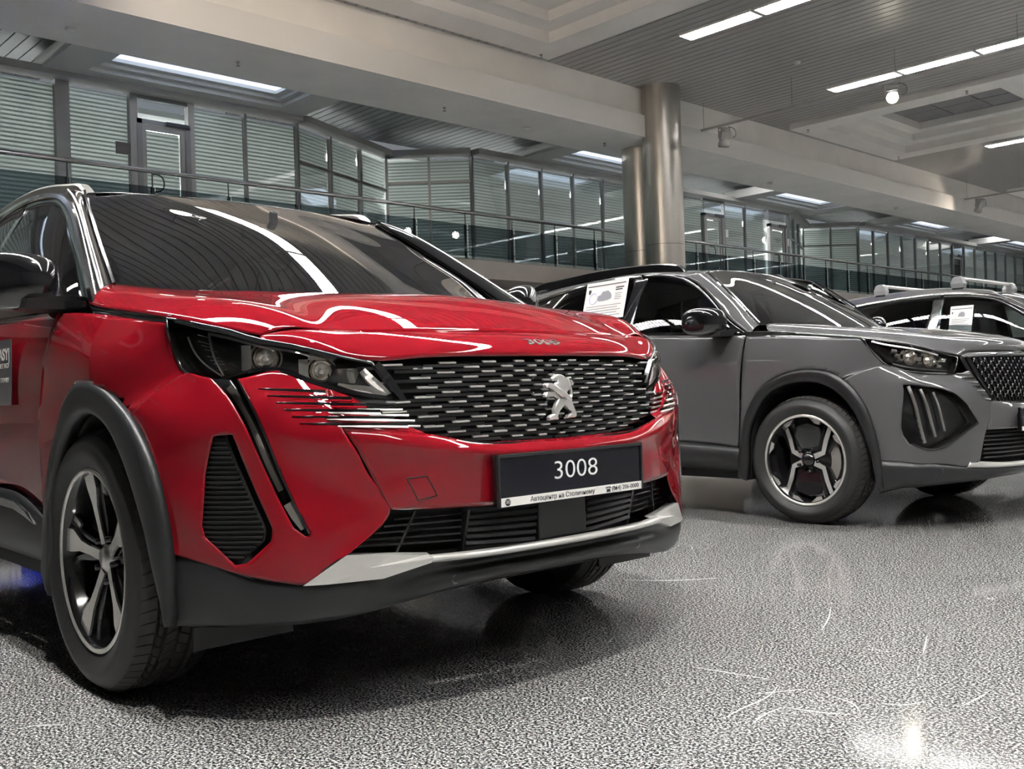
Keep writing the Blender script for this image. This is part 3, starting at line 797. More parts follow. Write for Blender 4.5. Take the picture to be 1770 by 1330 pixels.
def arch_pts(pts, n=40): return [tuple(p) for p in curve([(p[0],p[1],0) for p in pts], n)[:, :2]]
def seat(parent, x, y):
    s = MB()
    o = loft('front_seat', [[(x+.02*math.cos(t)*0+a, y+w*math.cos(t), z+d*math.sin(t)) for t in np.linspace(0,2*math.pi,13)[:-1]] for a, z, w, d in ((.26,.62,.18,.05),(.20,.62,.25,.09),(-.1,.60,.26,.09),(-.22,.60,.22,.08))], M_seat, parent, sub=1)
    back = [[(x+xo+d*math.sin(t), y+w*math.cos(t), z) for t in np.linspace(0,2*math.pi,13)[:-1]] for xo, z, w, d in ((-.20,.58,.22,.06),(-.24,.75,.26,.08),(-.32,1.0,.25,.075),(-.38,1.17,.19,.06),(-.40,1.20,.10,.04))]
    loft('seat_back', back, M_seat, o, sub=1)
    head = [[(x+xo+d*math.sin(t), y+w*math.cos(t), z) for t in np.linspace(0,2*math.pi,13)[:-1]] for xo, z, w, d in ((-.40,1.22,.08,.03),(-.41,1.26,.13,.05),(-.42,1.36,.12,.05),(-.43,1.41,.07,.03))]
    loft('headrest', head, M_seat, o, sub=1)
    return o
def steering(parent, x, y, z):
    o = MB(); t = np.linspace(0, 2*math.pi, 29)
    o.tube([(x+.17*math.sin(a)*-.42, y+.17*math.cos(a), z+.17*math.sin(a)*.9) for a in t], .016, 8, caps=False); o.box((x+.03,y,z),(.05,.14,.09)); o.box((x+.01,y,z),(.02,.3,.03))
    return o.build('steering_wheel', M_trim, parent)

# ================================================================== red SUV
def red_car():
    root = empty('sport_utility_car', (0,0,0), -0.02065)
    B = lambda *a: panel(*a)
    # ---------- hood and nose
    hood = [
     [(.745,0,.932),(.735,-.2,.931),(.70,-.40,.931),(.65,-.55,.934),(.62,-.64,.940),(.60,-.70,.922)],
     [(.62,0,1.0),(.61,-.2,.997),(.585,-.4,.988),(.56,-.55,.978),(.535,-.68,.988),(.506,-.791,.952)],
     [(.48,0,1.05),(.475,-.2,1.044),(.455,-.4,1.030),(.43,-.56,1.015),(.405,-.735,1.022),(.393,-.842,.978)],
     [(.28,0,1.076),(.275,-.2,1.072),(.26,-.4,1.06),(.235,-.58,1.048),(.21,-.77,1.052),(.20,-.864,1.008)],
     [(.13,0,1.09),(.12,-.2,1.088),(.10,-.42,1.082),(.06,-.61,1.076),(.03,-.79,1.080),(.05,-.874,1.030)],
     [(.02,0,1.097),(.01,-.2,1.098),(-.03,-.43,1.10),(-.10,-.64,1.103),(-.17,-.81,1.110),(-.05,-.872,1.046)]]
    panel('hood', mirror_rows(hood), M_red, root, .014, .002, out=(0.2,0,1))
    nose = [
     [(.745,0,.932),(.735,-.2,.931),(.70,-.4,.931),(.67,-.5,.932),(.63,-.62,.936),(.60,-.70,.922)],
     [(.805,0,.908),(.795,-.2,.907),(.760,-.4,.905),(.728,-.5,.903),(.675,-.62,.916),(.603,-.706,.920)],
     [(.838,0,.880),(.828,-.2,.880),(.795,-.4,.876),(.760,-.5,.874),(.700,-.61,.892),(.606,-.712,.915)],
     [(.845,0,.860),(.835,-.2,.860),(.805,-.4,.857),(.774,-.50,.853),(.712,-.602,.875),(.606,-.722,.912)]]
    panel('nose_panel', mirror_rows(nose), M_red, root, .012, .002, out=(1,0,.5))
    # ---------- wheel arch outline (outer edge of the cladding)
    arch_o = [(-.355,.30),(-.330,.42),(-.305,.50),(-.272,.585),(-.205,.685),(-.11,.785),(-.02,.828),(.075,.830),(.205,.798),(.30,.752),(.36,.70),(.415,.62),(.445,.54),(.460,.47),(.470,.40),(.472,.32),(.468,.245)]
    arch_i = [(-.30,.22),(-.275,.36),(-.262,.47),(-.225,.565),(-.15,.665),(-.06,.725),(.04,.748),(.14,.735),(.225,.695),(.295,.625),(.345,.54),(.385,.45),(.415,.36),(.438,.30),(.452,.245)]
    AO = arch_pts(arch_o, 60); cut = [((x-.05)*.985+.05, (z-.4)*.985+.4) for x,z in AO] + [(.49,.1),(-.35,.1)]
    for s in (-1, 1):
        fr = (lambda r: r) if s < 0 else flip_rows
        fend = [
         [(-.245,-.885,1.037),(-.007,-.877,1.018),(.19,-.864,.992),(.39,-.842,.964)],
         [(-.272,-.906,.97),(-.01,-.907,.958),(.19,-.894,.938),(.400,-.838,.924)],
         [(-.325,-.914,.90),(-.02,-.923,.885),(.19,-.913,.878),(.418,-.830,.876)],
         [(-.358,-.915,.82),(-.02,-.922,.80),(.19,-.914,.80),(.443,-.826,.840)],
         [(-.376,-.915,.72),(-.1,-.918,.70),(.15,-.913,.72),(.34,-.892,.765)],
         [(-.368,-.913,.58),(-.15,-.913,.58),(.05,-.91,.60),(.25,-.9,.70)],
         [(-.362,-.912,.42),(-.2,-.912,.42),(0,-.91,.48),(.2,-.9,.66)]]
        panel('fender', fr(fend), M_red, root, .012, .002, [('side', cut)], out=(0,s,0))
        # black strip between hood and fender, running from pillar to lamp
        st = [[(-.045,-.872,1.040),(.10,-.868,1.018),(.25,-.857,.997),(.40,-.837,.980)],[(-.040,-.868,1.028),(.10,-.864,1.010),(.25,-.853,.988),(.395,-.833,.972)],[(-.007,-.876,1.018),(.10,-.870,1.004),(.25,-.858,.984),(.392,-.840,.966)]]
        panel('hood_side_strip', fr(st), M_black, root, .01, 0, out=(0,s,0))
        # cladding arch
        AI = arch_pts(arch_i, 60)
        def yb_(x): return -.918 if x < .25 else -.918+.045*((x-.25)/.25)**1.6
        rings = []
        for (xo,zo),(xi,zi) in zip(AO, AI):
            rings.append([(xo,yb_(xo)+.012,zo),(xo,yb_(xo)-.004,zo),(.55*xo+.45*xi,yb_(xi)-.010,.55*zo+.45*zi),(xi,yb_(xi)-.004,zi),(xi,yb_(xi)+.035,zi)])
        panel('arch_cladding', fr(rings), M_plastic, root, .02, 0, thick=0.003, out=(0,s,0))
        # inner arch liner
        lin = MB(); rr_ = [[(x,-s_*1.0,z) for x,z in AI] for s_ in (.90,.62)]
        vs = [((x*1.0), s*yy, z) for yy in (.895,.55) for x,z in AI]; n_ = len(AI)
        lin.add(vs, [(i,i+1,n_+i+1,n_+i) for i in range(n_-1)] + [tuple(range(n_,2*n_))]); lin.build('wheel_arch_liner', M_under, root)
        # ---------- bumper corner with vent and lamp blade openings
        bs = [
         [(.25,-.902,.70),(.34,-.893,.765),(.443,-.828,.838),(.560,-.797,.822),(.605,-.768,.820),(.655,-.700,.838),(.722,-.600,.800)],
         [(.28,-.902,.66),(.40,-.888,.71),(.545,-.846,.715),(.638,-.788,.735),(.670,-.757,.739),(.733,-.686,.703),(.788,-.598,.692)],
         [(.30,-.902,.62),(.42,-.885,.628),(.560,-.838,.632),(.667,-.761,.653),(.693,-.732,.645),(.740,-.668,.622),(.804,-.571,.638)],
         [(.32,-.902,.545),(.44,-.880,.548),(.570,-.832,.545),(.692,-.733,.569),(.713,-.709,.559),(.758,-.635,.541),(.816,-.542,.576)],
         [(.34,-.900,.47),(.46,-.873,.474),(.590,-.820,.463),(.722,-.703,.473),(.741,-.678,.465),(.778,-.612,.480),(.831,-.505,.504)],
         [(.36,-.898,.407),(.48,-.867,.408),(.616,-.802,.377),(.715,-.711,.347),(.735,-.687,.344),(.760,-.648,.374),(.788,-.606,.405)]]
        # polygons in the front view (y,z) of the right-hand side
        vent = [(-.826,.69),(-.797,.692),(-.735,.474),(-.738,.447),(-.778,.397),(-.797,.393),(-.838,.456),(-.842,.481),(-.834,.606)]
        blade = [(-.804,.826),(-.768,.824),(-.764,.759),(-.739,.672),(-.718,.599),(-.697,.532),(-.670,.460),(-.676,.452),(-.701,.477),(-.725,.546),(-.746,.613),(-.767,.68),(-.787,.747)]
        vent_s = [(p[0]*-s*1.0 if s > 0 else p[0], p[1]) for p in vent]; blade_s = [(p[0]*-s if s > 0 else p[0], p[1]) for p in blade]
        vent_s = [(abs(p[0])*s, p[1]) for p in vent]; blade_s = [(abs(p[0])*s, p[1]) for p in blade]
        bc = panel('bumper_corner', fr(bs), M_red, root, .007, .0015, [('side', cut),('front', vent_s),('front', blade_s)], out=(.7,.7*s,0))
        # vent: recessed ribbed grille
        back = [[(p[0]-.012, p[1]+.008, p[2]) for p in r] for r in bs]
        v = panel('side_vent', fr(back), M_matt, root, .010, 0, thick=.004, keep=('front', [(y*1.0,z) for y,z in [(a*1.004+.0,b) for a,b in vent_s]]), out=(.7,.7*s,0))
        bb_ = bvh_of(fr(back), .006)
        def onb(y, z): return hitx(bb_, y, z, .66)
        for k in range(24):
            z = .41+k*.0115
            hit = []
            for i in range(len(vent)):
                (ya,za),(yb2,zb) = vent[i], vent[(i+1)%len(vent)]
                if (za > z) != (zb > z): hit.append(ya+(yb2-ya)*(z-za)/(zb-za))
            if len(hit) < 2: continue
            ya, yb2 = min(hit)+.006, max(hit)-.006
            if yb2-ya < .02: continue
            P = [onb(s*abs(ya+(yb2-ya)*t), z)+np.array([.003,s*.002,0]) for t in (0,.33,.66,1)]
            strip('vent_rib', P, .0045, M_matt, v, .003, 6, (.7,.7*s,0))
        # blade lamp: dark channel, light guide, chrome edge
        bl = panel('blade_lamp', fr([[(p[0]-.018, p[1]+.010, p[2]) for p in r] for r in bs]), M_lampblk, root, .008, 0, thick=.004, keep=('front', [(y*1.0,z) for y,z in blade_s]), out=(.7,.7*s,0))
        fb_ = bvh_of(fr(bs), .006)
        def onf(y, z): return hitx(fb_, y, z, .72)
        cl = [(.786,.80),(.764,.71),(.739,.625),(.718,.560)]
        g0 = [onf(s*y,z)+np.array([-.008,s*-.005,0]) for y,z in cl]
        strip('light_guide', g0, [.017,.017,.016,.015], M_drlg, bl, .006, None, (.7,.7*s,0))
        strip('light_guide', [onf(s*y,z)+np.array([-.008,s*-.005,0]) for y,z in ((.709,.530),(.697,.50),(.684,.470))], [.020,.019,.008], M_drl, bl, .006, None, (.7,.7*s,0))
        strip('chrome_edge', [onf(s*y,z)+np.array([.001,0,0]) for y,z in ((.768,.815),(.762,.755),(.738,.67),(.717,.597),(.696,.53),(.672,.462))], .005, M_black, bl, .003, None, (.7,.7*s,0))
        panel('lamp_cover', fr([[(p[0]-.002, p[1]+.001, p[2]) for p in r] for r in bs]), M_lampglass, bl, .008, 0, thick=0, keep=('front', blade_s), out=(.7,.7*s,0))
        # red slats with black slots between lamp blade and grille
        for k in range(6):
            z0 = .795-.0165*k; ya = .742-.012*k; yb2 = .610-.030*k
            def sp(y, z):
                return onf(s*y, z) if y > .60 else None
            P = []
            for t in np.linspace(0,1,7):
                y = ya+(yb2-ya)*t; z = z0-.012*t
                if y > .595: q = onf(s*y, z)
                else: q = np.array([.788+(.598-y)*.42, s*y, z])
                P.append(q+np.array([.0008,s*.0004,0]))
            strip('bumper_slot', P, [.0025,.0050,.0065,.0075,.0080,.0085], M_black, bc, .0012, 16, (.75,.66*s,0))
            P2 = [p+np.array([.001,0,-.006]) for p in P[2:]]
            strip('slot_highlight_lip', P2, [.002,.0045,.0055,.006], M_satin if k > 2 else M_red, bc, .0022, 12, (.7,.55*s,.45))  # satin strips on the lower slots stand in for bright highlights
        # triangular filler that carries the slats to the grille
        tri_ = [[(.722,-.600,.800),(.748,-.555,.772),(.772,-.515,.745),(.792,-.478,.728),(.812,-.450,.710),(.836,-.430,.690),(.856,-.425,.682)],
                [(.758,-.602,.745),(.786,-.557,.726),(.805,-.520,.714),(.820,-.488,.705),(.834,-.462,.696),(.848,-.440,.686),(.859,-.424,.680)],
                [(.788,-.598,.692),(.808,-.560,.689),(.824,-.525,.687),(.836,-.495,.685),(.846,-.468,.683),(.854,-.445,.681),(.862,-.422,.678)]]
        panel('slat_panel', fr(tri_), M_red, root, .008, 0, out=(1,0,0))
        # ---------- headlight
        top = [(.393,-.840,.973),(.452,-.818,.962),(.508,-.790,.948),(.560,-.758,.934),(.606,-.722,.914),(.662,-.664,.897),(.714,-.598,.875),(.770,-.505,.848)]
        low = [(.400,-.836,.925),(.428,-.828,.860),(.470,-.812,.828),(.540,-.779,.818),(.588,-.745,.832),(.655,-.690,.838),(.716,-.612,.800),(.789,-.445,.760)]
        midr = [tuple(.5*(np.array(a)+np.array(b))+np.array([.010,-.008,0])) for a,b in zip(top,low)]
        hous = [[tuple(np.array(p)+np.array([-.050,.035,0])) for p in r] for r in (top, midr, low)]
        hl = panel('headlight', fr(hous), M_lampblk, root, .012, 0, out=(.7,.7*s,0))
        Sh = surf(fr([top,midr,low]), .006)
        nu, nv = Sh.shape[:2]
        def on(u, v, off=0.0):
            i = min(nu-1, int(round(u*(nu-1)))); j = min(nv-1, int(round(v*(nv-1))))
            nrm = np.cross(Sh[min(i+1,nu-1),j]-Sh[max(i-1,0),j], Sh[i,min(j+1,nv-1)]-Sh[i,max(j-1,0)]); nrm /= np.linalg.norm(nrm)
            if nrm[0]*.7+nrm[1]*.7*s < 0: nrm = -nrm
            return Sh[i,j]+nrm*off
        # rim band round the lamp
        edge = [on(0,t) for t in np.linspace(0,1,16)] + [on(t,1) for t in (.3,.6,1)] + [on(1,t) for t in np.linspace(1,0,16)] + [on(t,0) for t in (.6,.3,0)]
        MB().tube([tuple(p) for p in edge], .0045, 6, caps=False).build('lamp_seal', M_black, hl)
        wall_ = MB(); e2 = [np.array(p)+np.array([-.045,.032*-s,0]) for p in edge]; ne = len(edge)
        wall_.add([tuple(p) for p in edge]+[tuple(p) for p in e2], [(i,(i+1)%ne,ne+(i+1)%ne,ne+i) for i in range(ne)]); wall_.build('lamp_shell', M_lampblk, hl)
        strip('lamp_brow', [on(.06,t,-.004) for t in np.linspace(.05,.8,9)], .010, M_black, hl, .006, 30, (.6,.6*s,.4))
        strip('lamp_brow_chrome', [on(.15,t,-.010) for t in np.linspace(.22,.68,7)], .006, M_satin, hl, .004, 24, (.6,.6*s,.4))
        for v_, r_ in ((.50,.030),(.745,.028)):
            c = on(.58 if v_ < .6 else .56, v_, -.035); f = np.array([.82,.45*s,.05]); f /= np.linalg.norm(f)
            R3 = Vector(tuple(f)).to_track_quat('Z','Y').to_matrix()
            q = MB(); q.lathe([(r_*1.30,-.03),(r_*1.32,-.004),(r_*1.22,.002),(r_*1.12,-.002),(r_*1.05,-.02)], 28, 'z'); ob = q.build('projector_ring', M_lamp, hl); ob.matrix_local = Matrix.Translation(c) @ R3.to_4x4()
            q = MB(); q.lathe([(r_*1.05,-.010),(r_*1.0,.0),(r_*.86,-.004),(r_*.84,.006),(r_*.62,.004),(r_*.60,.012),(r_*.34,.011),(r_*.32,.016),(0,.018)], 10, 'z', smooth=False); ob = q.build('projector_lens', M_ball, hl); ob.matrix_local = Matrix.Translation(c) @ R3.to_4x4()
            q = MB(); q.box((0,r_*1.1,.0),(r_*2.2,.010,.02)); q.box((-r_*1.5,0,-.005),(.022,r_*2.0,.02)); ob = q.build('projector_bezel', M_lamp, hl); ob.matrix_local = Matrix.Translation(c) @ R3.to_4x4()
        # hooked light guide at the inner end
        strip('light_guide', [on(u,t,-.006) for u,t in ((.22,.925),(.45,.935),(.70,.955),(.90,.975))], [.018,.024,.022,.006], M_drl, hl, .006, 14, (.85,.4*s,.1))
        strip('light_guide', [on(u,t,-.008) for u,t in ((.90,.80),(.90,.86),(.90,.92),(.92,.985))], [.006,.016,.022,.008], M_drl, hl, .006, 14, (.85,.4*s,.1))
        MB().box(tuple(on(.5,.86,-.030)),(.03,.05,.035)).build('turn_lamp', M_lamp, hl)
        # side marker ladder
        strip('side_guide', [on(u,t,-.012) for u,t in ((.15,.215),(.5,.27),(.92,.345))], .004, M_satin, hl, .003, 14, (.4,.9*s,0))
        strip('side_guide', [on(u,t,-.012) for u,t in ((.30,.12),(.55,.18),(.92,.33))], .004, M_satin, hl, .003, 14, (.4,.9*s,0))
        for k in range(8):
            u = .2+.085*k; strip('side_rung', [on(u,.16+.02*k,-.014), on(u,.225+.018*k,-.014)], .0025, M_lamp, hl, .002, 3, (.4,.9*s,0))
        strip('lamp_lower_trim', [on(.985,t,.001) for t in np.linspace(.46,.98,12)], .012, M_black, hl, .004, 30, (.8,.5*s,.2))
        panel('lamp_cover', fr([top,midr,low]), M_lampglass, hl, .012, 0, thick=0, out=(.7,.7*s,0))
    # ---------- front bumper centre
    bf = [
     [(.905,0,.646),(.900,-.15,.648),(.885,-.31,.655),(.858,-.425,.679),(.828,-.515,.687),(.788,-.598,.692)],
     [(.932,0,.622),(.926,-.15,.624),(.908,-.30,.632),(.878,-.42,.650),(.842,-.510,.660),(.797,-.583,.662)],
     [(.926,0,.600),(.920,-.15,.602),(.903,-.30,.606),(.872,-.42,.614),(.842,-.49,.618),(.808,-.562,.618)],
     [(.918,0,.56),(.913,-.15,.56),(.896,-.30,.562),(.868,-.42,.565),(.844,-.48,.562),(.818,-.537,.565)],
     [(.912,0,.488),(.906,-.15,.489),(.888,-.30,.493),(.862,-.42,.498),(.847,-.465,.50),(.832,-.505,.503)]]
    fbp = panel('front_bumper', mirror_rows(bf), M_red, root, .012, .0015, out=(1,0,0))
    # tow eye cover (near side)
    tw = [(-.47,.575),(-.425,.578),(-.40,.53),(-.445,.522)]
    pb_ = bvh_of(mirror_rows(bf), .01)
    def onp(y, z): return hitx(pb_, y, z, .9)
    MB().tube([tuple(onp(*p)+np.array([.0006,0,0])) for a,b in zip(tw, tw[1:]+tw[:1]) for p in [(a[0]+(b[0]-a[0])*t, a[1]+(b[1]-a[1])*t) for t in (0,.5)]]+[tuple(onp(*tw[0])+np.array([.0006,0,0]))], .0014, 5).build('tow_cover_joint', M_matt, fbp)
    # ---------- grille
    gr = [
     [(.832,0,.862),(.822,-.2,.862),(.790,-.4,.858),(.762,-.50,.853),(.715,-.585,.845)],
     [(.862,0,.80),(.851,-.2,.80),(.815,-.4,.79),(.782,-.50,.785),(.735,-.59,.775)],
     [(.880,0,.74),(.869,-.2,.74),(.832,-.4,.73),(.795,-.50,.725),(.750,-.59,.715)],
     [(.890,0,.68),(.879,-.2,.68),(.842,-.38,.685),(.806,-.49,.69),(.760,-.59,.69)],
     [(.888,0,.640),(.876,-.2,.640),(.842,-.36,.648),(.806,-.48,.668),(.760,-.58,.68)]]
    grille = panel('grille', mirror_rows([[(p[0]-.016,p[1],p[2]) for p in r] for r in gr]), M_matt, root, .02, 0, out=(1,0,0))
    Sg = surf(mirror_rows(gr), .008); Sgf = Sg.reshape(-1,3)
    gb = BVHTree.FromPolygons([tuple(v) for v in Sgf], [(i*Sg.shape[1]+j, i*Sg.shape[1]+j+1, (i+1)*Sg.shape[1]+j+1, (i+1)*Sg.shape[1]+j) for i in range(Sg.shape[0]-1) for j in range(Sg.shape[1]-1)])
    def ong(y, z):
        h = gb.ray_cast(Vector((1.5,y,z)), Vector((-1,0,0)), 2.0)
        return h[0]
    def gy(k): return .046*k+.0125*k*k
    NR = 16
    for r in range(NR):
        zf = .846-.0128*r
        odd = r % 2
        ks = [(.5+i) if not odd else i*1.0 for i in range(0,6)]
        for sg in (-1, 1):
            for k in ks:
                if k == 0 and sg > 0: continue
                y = gy(k)
                sh = ((r//2)%2)*.012
                y = y+sh if k > 0 else y
                half = (gy(k+1)-gy(k))*(.46)
                z = zf+.030*(y/.5)**2*((r-4)/NR)
                lim = .492-.0045*r if r < 9 else .452+(.0)*r
                if r < 8 and y+half*.55 > .492-.006*(r)*.9 + 0: 
                    if y > .475-.004*r: continue
                if r >= 8 and y > .56-.022*(r-8)*1.25: continue
                # dark brick
                pts = [ong(sg*(y+t*half), z-.0045) for t in (-1,0,1)]
                if any(p is None for p in pts): continue
                a, b, c = [Vector(p) for p in pts]
                d = (c-a); L = d.length; ang = math.atan2(d.y, d.x)
                mb = MB(); mb.box((0,0,0),(L*.97,.016,.0072), None, 0); 
                q = mb.build('grille_bar', M_black, grille); q.location = b+Vector((-.004,0,0)); q.rotation_euler = (0,0,ang)
                # bright tip under the brick
                hl_ = half*.34
                pts = [ong(sg*(y+t*hl_), z+.0035) for t in (-1,0,1)]
                if any(p is None for p in pts): continue
                a, b, c = [Vector(p) for p in pts]; d = c-a; ang = math.atan2(d.y, d.x)
                mb = MB(); mb.box((0,0,0),(d.length,.010,.0036)); q = mb.build('grille_tip', M_satin, grille); q.location = b+Vector((.004,0,0)); q.rotation_euler = (math.radians(14)*(1 if abs(ang)<math.pi/2 else -1),0,ang)
    # long tips that run from the grille under the lamps
    for s in (-1,1):
        for k in range(5):
            z = .752-.0135*k; y0 = .575-.022*k; y1 = .47-.012*k
            P = [np.array(ong(s*y, z-.004*(i/3)) or (.76,s*y,z))+np.array([.012,0,0]) for i, y in enumerate(np.linspace(y0,y1,4))]
            strip('grille_tip', P, .0055, M_satin if k else M_black, grille, .004, 6, (.8,.5*s,.3))
        # black surround between lamp and grille
        P = [(.782,s*.500,.846),(.792,s*.468,.80),(.806,s*.440,.755)]
        strip('grille_surround', P, [.020,.026,.016], M_black, grille, .008, 10, (.9,.4*s,0))
    strip('grille_lower_edge', [(.900,.0+yy,zz) if abs(yy)<.01 else (xx,yy,zz) for xx,yy,zz in ((.862,-.415,.668),(.888,-.30,.648),(.905,-.15,.640),(.910,0,.638),(.905,.15,.640),(.888,.30,.648),(.862,.415,.668))], .010, M_black, grille, .004, 30, (1,0,.2))
    # lion emblem standing on its hind legs, facing the right-hand side of the car
    lion(grille, (.902,-.014,.752), .00058)
    lettering('model_letters', '3008', .036, mat('letter_chrome', (.50,.48,.46), .15, .8), root, (.818,.012,.8985), (0,1,0), (-.85,0,.5), .003, width=.118, bold=.0006)
    # ---------- number plate
    pr = empty('number_plate', (.934,0,.5535), 0, root)
    mb = MB(); W2, H2 = .265, .064
    fr_ = [(-W2,-H2),(W2,-H2),(W2,H2),(-W2,H2)]
    mb.prism(fr_, ((0,0,0),(0,1,0),(0,0,1),(1,0,0)), -.016, .0, 0, bev=.003); mb.build('plate_frame', M_black, pr)
    MB().span((.0005,-W2+.007,-H2+.024),(.002,W2-.007,H2-.008)).build('plate_face', M_plateb, pr)
    for a,b in (((-W2+.002,H2-.008),(W2-.002,H2-.001)),((-W2,-H2),(-W2+.006,H2)),((W2-.006,-H2),(W2,H2))):
        MB().span((0,a[0],a[1]),(.006,b[0],b[1])).build('frame_lip', M_matt, pr)
    MB().span((.0005,-W2+.006,-H2+.001),(.004,W2-.004,-H2+.022)).build('dealer_strip', M_platew, pr)
    lettering('plate_digits', '3008', .066, M_platew, pr, (.0025,.005,.010), (0,1,0), (0,0,1), .0004, width=.158, bold=-.0006)
    lettering('dealer_text', 'Автоцентр на Столичному', .0175, M_ink, pr, (.0045,-.045,-H2+.0115), (0,1,0), (0,0,1), .0003, width=.232)
    lettering('dealer_phone', '(044) 206-0000', .0165, M_ink, pr, (.0045,.192,-H2+.0115), (0,1,0), (0,0,1), .0003, width=.108)
    # telephone mark and dealer emblem
    ph = MB(); fr2 = ((.0042,.124,-H2+.011),(0,1,0),(0,0,1),(1,0,0))
    ph.prism([(-.008,-.007),(.008,-.007),(.006,.001),(-.006,.001)], fr2, 0, .0006); ph.prism([(-.010,.002),(-.010,.005),(-.006,.007),(.006,.007),(.010,.005),(.010,.002),(.007,.002),(.006,.004),(-.006,.004),(-.007,.002)], fr2, 0, .0006); ph.build('phone_mark', M_ink, pr)
    em = MB(); em.lathe([(0,.0045),(.0088,.0045),(.0088,.003)], 24, 'x', c=(0,-.236,-H2+.0115)); em.build('dealer_emblem', M_ink, pr)
    lettering('emblem_letters', 'ЭС', .010, M_platew, pr, (.0050,-.236,-H2+.0115), (0,1,0), (0,0,1), .0002, width=.014)
    # ---------- lower intake
    li = [
     [(.905,0,.490),(.899,-.15,.491),(.881,-.30,.495),(.850,-.43,.500),(.828,-.508,.503)],
     [(.898,0,.430),(.890,-.15,.431),(.870,-.30,.437),(.836,-.44,.446),(.806,-.552,.456)],
     [(.890,0,.384),(.882,-.15,.384),(.862,-.30,.385),(.826,-.45,.390),(.788,-.600,.404)]]
    lip = [[(p[0]-.055,p[1],p[2]) for p in r] for r in li]
    intake = panel('lower_intake', mirror_rows(lip), M_matt, root, .02, 0, out=(1,0,0))
    lb_ = bvh_of(mirror_rows(li), .01)
    def onl(y, z): return hitx(lb_, y, z, .85)
    for sg in (-1,1):
        for k in range(6):
            z = .480-.0145*k
            P = [onl(sg*y, z-.0016*k+.02*((y-.3)/.3)*(k/6))+np.array([-.022+.004*math.sin(9*y),0,0]) for y in np.linspace(.092,.30,6)]
            strip('intake_slat', P, .011, M_matt, intake, .010, 12, (1,.15*sg,.35))
        for k in range(5):
            z = .474-.0165*k
            P = [onl(sg*y, z+.012*((y-.3)/.25)*(k/5))+np.array([-.03,0,0]) for y in np.linspace(.305,.48+.022*k,5)]
            strip('intake_slat', P, .006, M_black, intake, .010, 10, (1,.4*sg,.3))
        strip('intake_post', [onl(sg*.303,.488)+np.array([-.02,0,0]), onl(sg*.303,.38)+np.array([-.02,0,0])], .010, M_matt, intake, .012, 4, (1,0,0))
        strip('intake_post', [onl(sg*.43,.494)+np.array([-.03,0,0]), onl(sg*.47,.395)+np.array([-.03,0,0])], .006, M_matt, intake, .010, 4, (1,.3*sg,0))
    MB().span((.845,-.088,.386),(.888,.088,.486)).build('radar_cover', M_plastic, intake, bevel=.004)
    # ---------- silver skid bar with wings
    sk = [
     [(.905,0,.388),(.897,-.15,.388),(.878,-.30,.388),(.853,-.42,.390)],
     [(.926,0,.382),(.918,-.15,.382),(.900,-.30,.382),(.873,-.42,.384)],
     [(.922,0,.372),(.914,-.15,.372),(.896,-.30,.372),(.868,-.42,.373)]]
    skid = panel('skid_bar', mirror_rows(sk), M_skid, root, .010, 0, out=(1,0,0))
    for s in (-1,1):
        q = [(.737,.688,.343),(.768,.640,.343),(.820,.525,.345),(.868,.42,.373),(.873,.42,.384),(.853,.42,.390),(.830,.505,.399),(.789,.602,.407)]
        mid_ = (.808,.555,.374)
        vs = [(x,s*y,z) for x,y,z in q]+[(mid_[0]+.004,s*mid_[1],mid_[2])]+[(x-.03,s*(y-.02),z) for x,y,z in q]
        fs = [(i,(i+1)%8,8) for i in range(8)]+[(i,9+i,9+(i+1)%8,(i+1)%8) for i in range(8)]
        mb = MB(); mb.add(vs, fs if s > 0 else [tuple(reversed(f)) for f in fs]); mb.build('skid_wing', M_skid, skid)
    # ---------- lower black bumper
    lb = [
     [(.905,0,.374),(.898,-.15,.374),(.880,-.30,.374),(.852,-.42,.373),(.806,-.527,.347),(.728,-.684,.347),(.668,-.750,.356),(.625,-.785,.375),(.575,-.820,.405),(.505,-.852,.413),(.435,-.872,.412)],
     [(.862,0,.352),(.856,-.15,.352),(.842,-.30,.350),(.826,-.42,.346),(.805,-.530,.330),(.735,-.680,.325),(.672,-.750,.330),(.635,-.785,.345),(.583,-.824,.37),(.510,-.858,.37),(.435,-.878,.37)],
     [(.880,0,.334),(.873,-.15,.333),(.857,-.30,.328),(.834,-.42,.318),(.802,-.53,.300),(.735,-.668,.290),(.672,-.745,.29),(.632,-.780,.295),(.58,-.820,.30),(.508,-.856,.30),(.44,-.878,.30)],
     [(.872,0,.312),(.865,-.15,.311),(.848,-.30,.303),(.823,-.42,.290),(.788,-.53,.272),(.720,-.655,.258),(.655,-.735,.255),(.615,-.770,.255),(.565,-.81,.255),(.500,-.848,.255),(.445,-.875,.255)],
     [(.80,0,.295),(.795,-.15,.293),(.78,-.30,.285),(.755,-.42,.270),(.72,-.52,.255),(.66,-.63,.24),(.60,-.70,.235),(.565,-.735,.235),(.52,-.775,.235),(.475,-.81,.235),(.43,-.84,.235)]]
    low_b = panel('lower_bumper', mirror_rows(lb), M_plastic, root, .014, 0, out=(.5,0,-.3))
    for s in (-1,1):
        MB().lathe([(0,.004),(.011,.004),(.012,0)], 16, 'x', c=(.846,s*.335,.318)).build('parking_sensor', mat('sensor_grey', (.12,.12,.125), .4), low_b)
        MB().lathe([(0,.004),(.013,.004),(.014,0)], 16, 'x', c=(.716,s*.665,.285)).build('parking_sensor', M_plastic, low_b)
        # deflector flap in front of the tyre
        MB().box((.47,s*.70,.205),(.012,.26,.055)).build('tyre_deflector', M_matt, root)
    # ---------- doors, sill, rear quarter
    arch2_o = [(x-2.675,z) for x,z in arch_o]; AO2 = arch_pts(arch2_o,60); cut2 = AO2+[(-2.675+.5,.1),(-2.675-.355,.1)]
    beltz = lambda x: 1.040 + (-x-.25)*.040
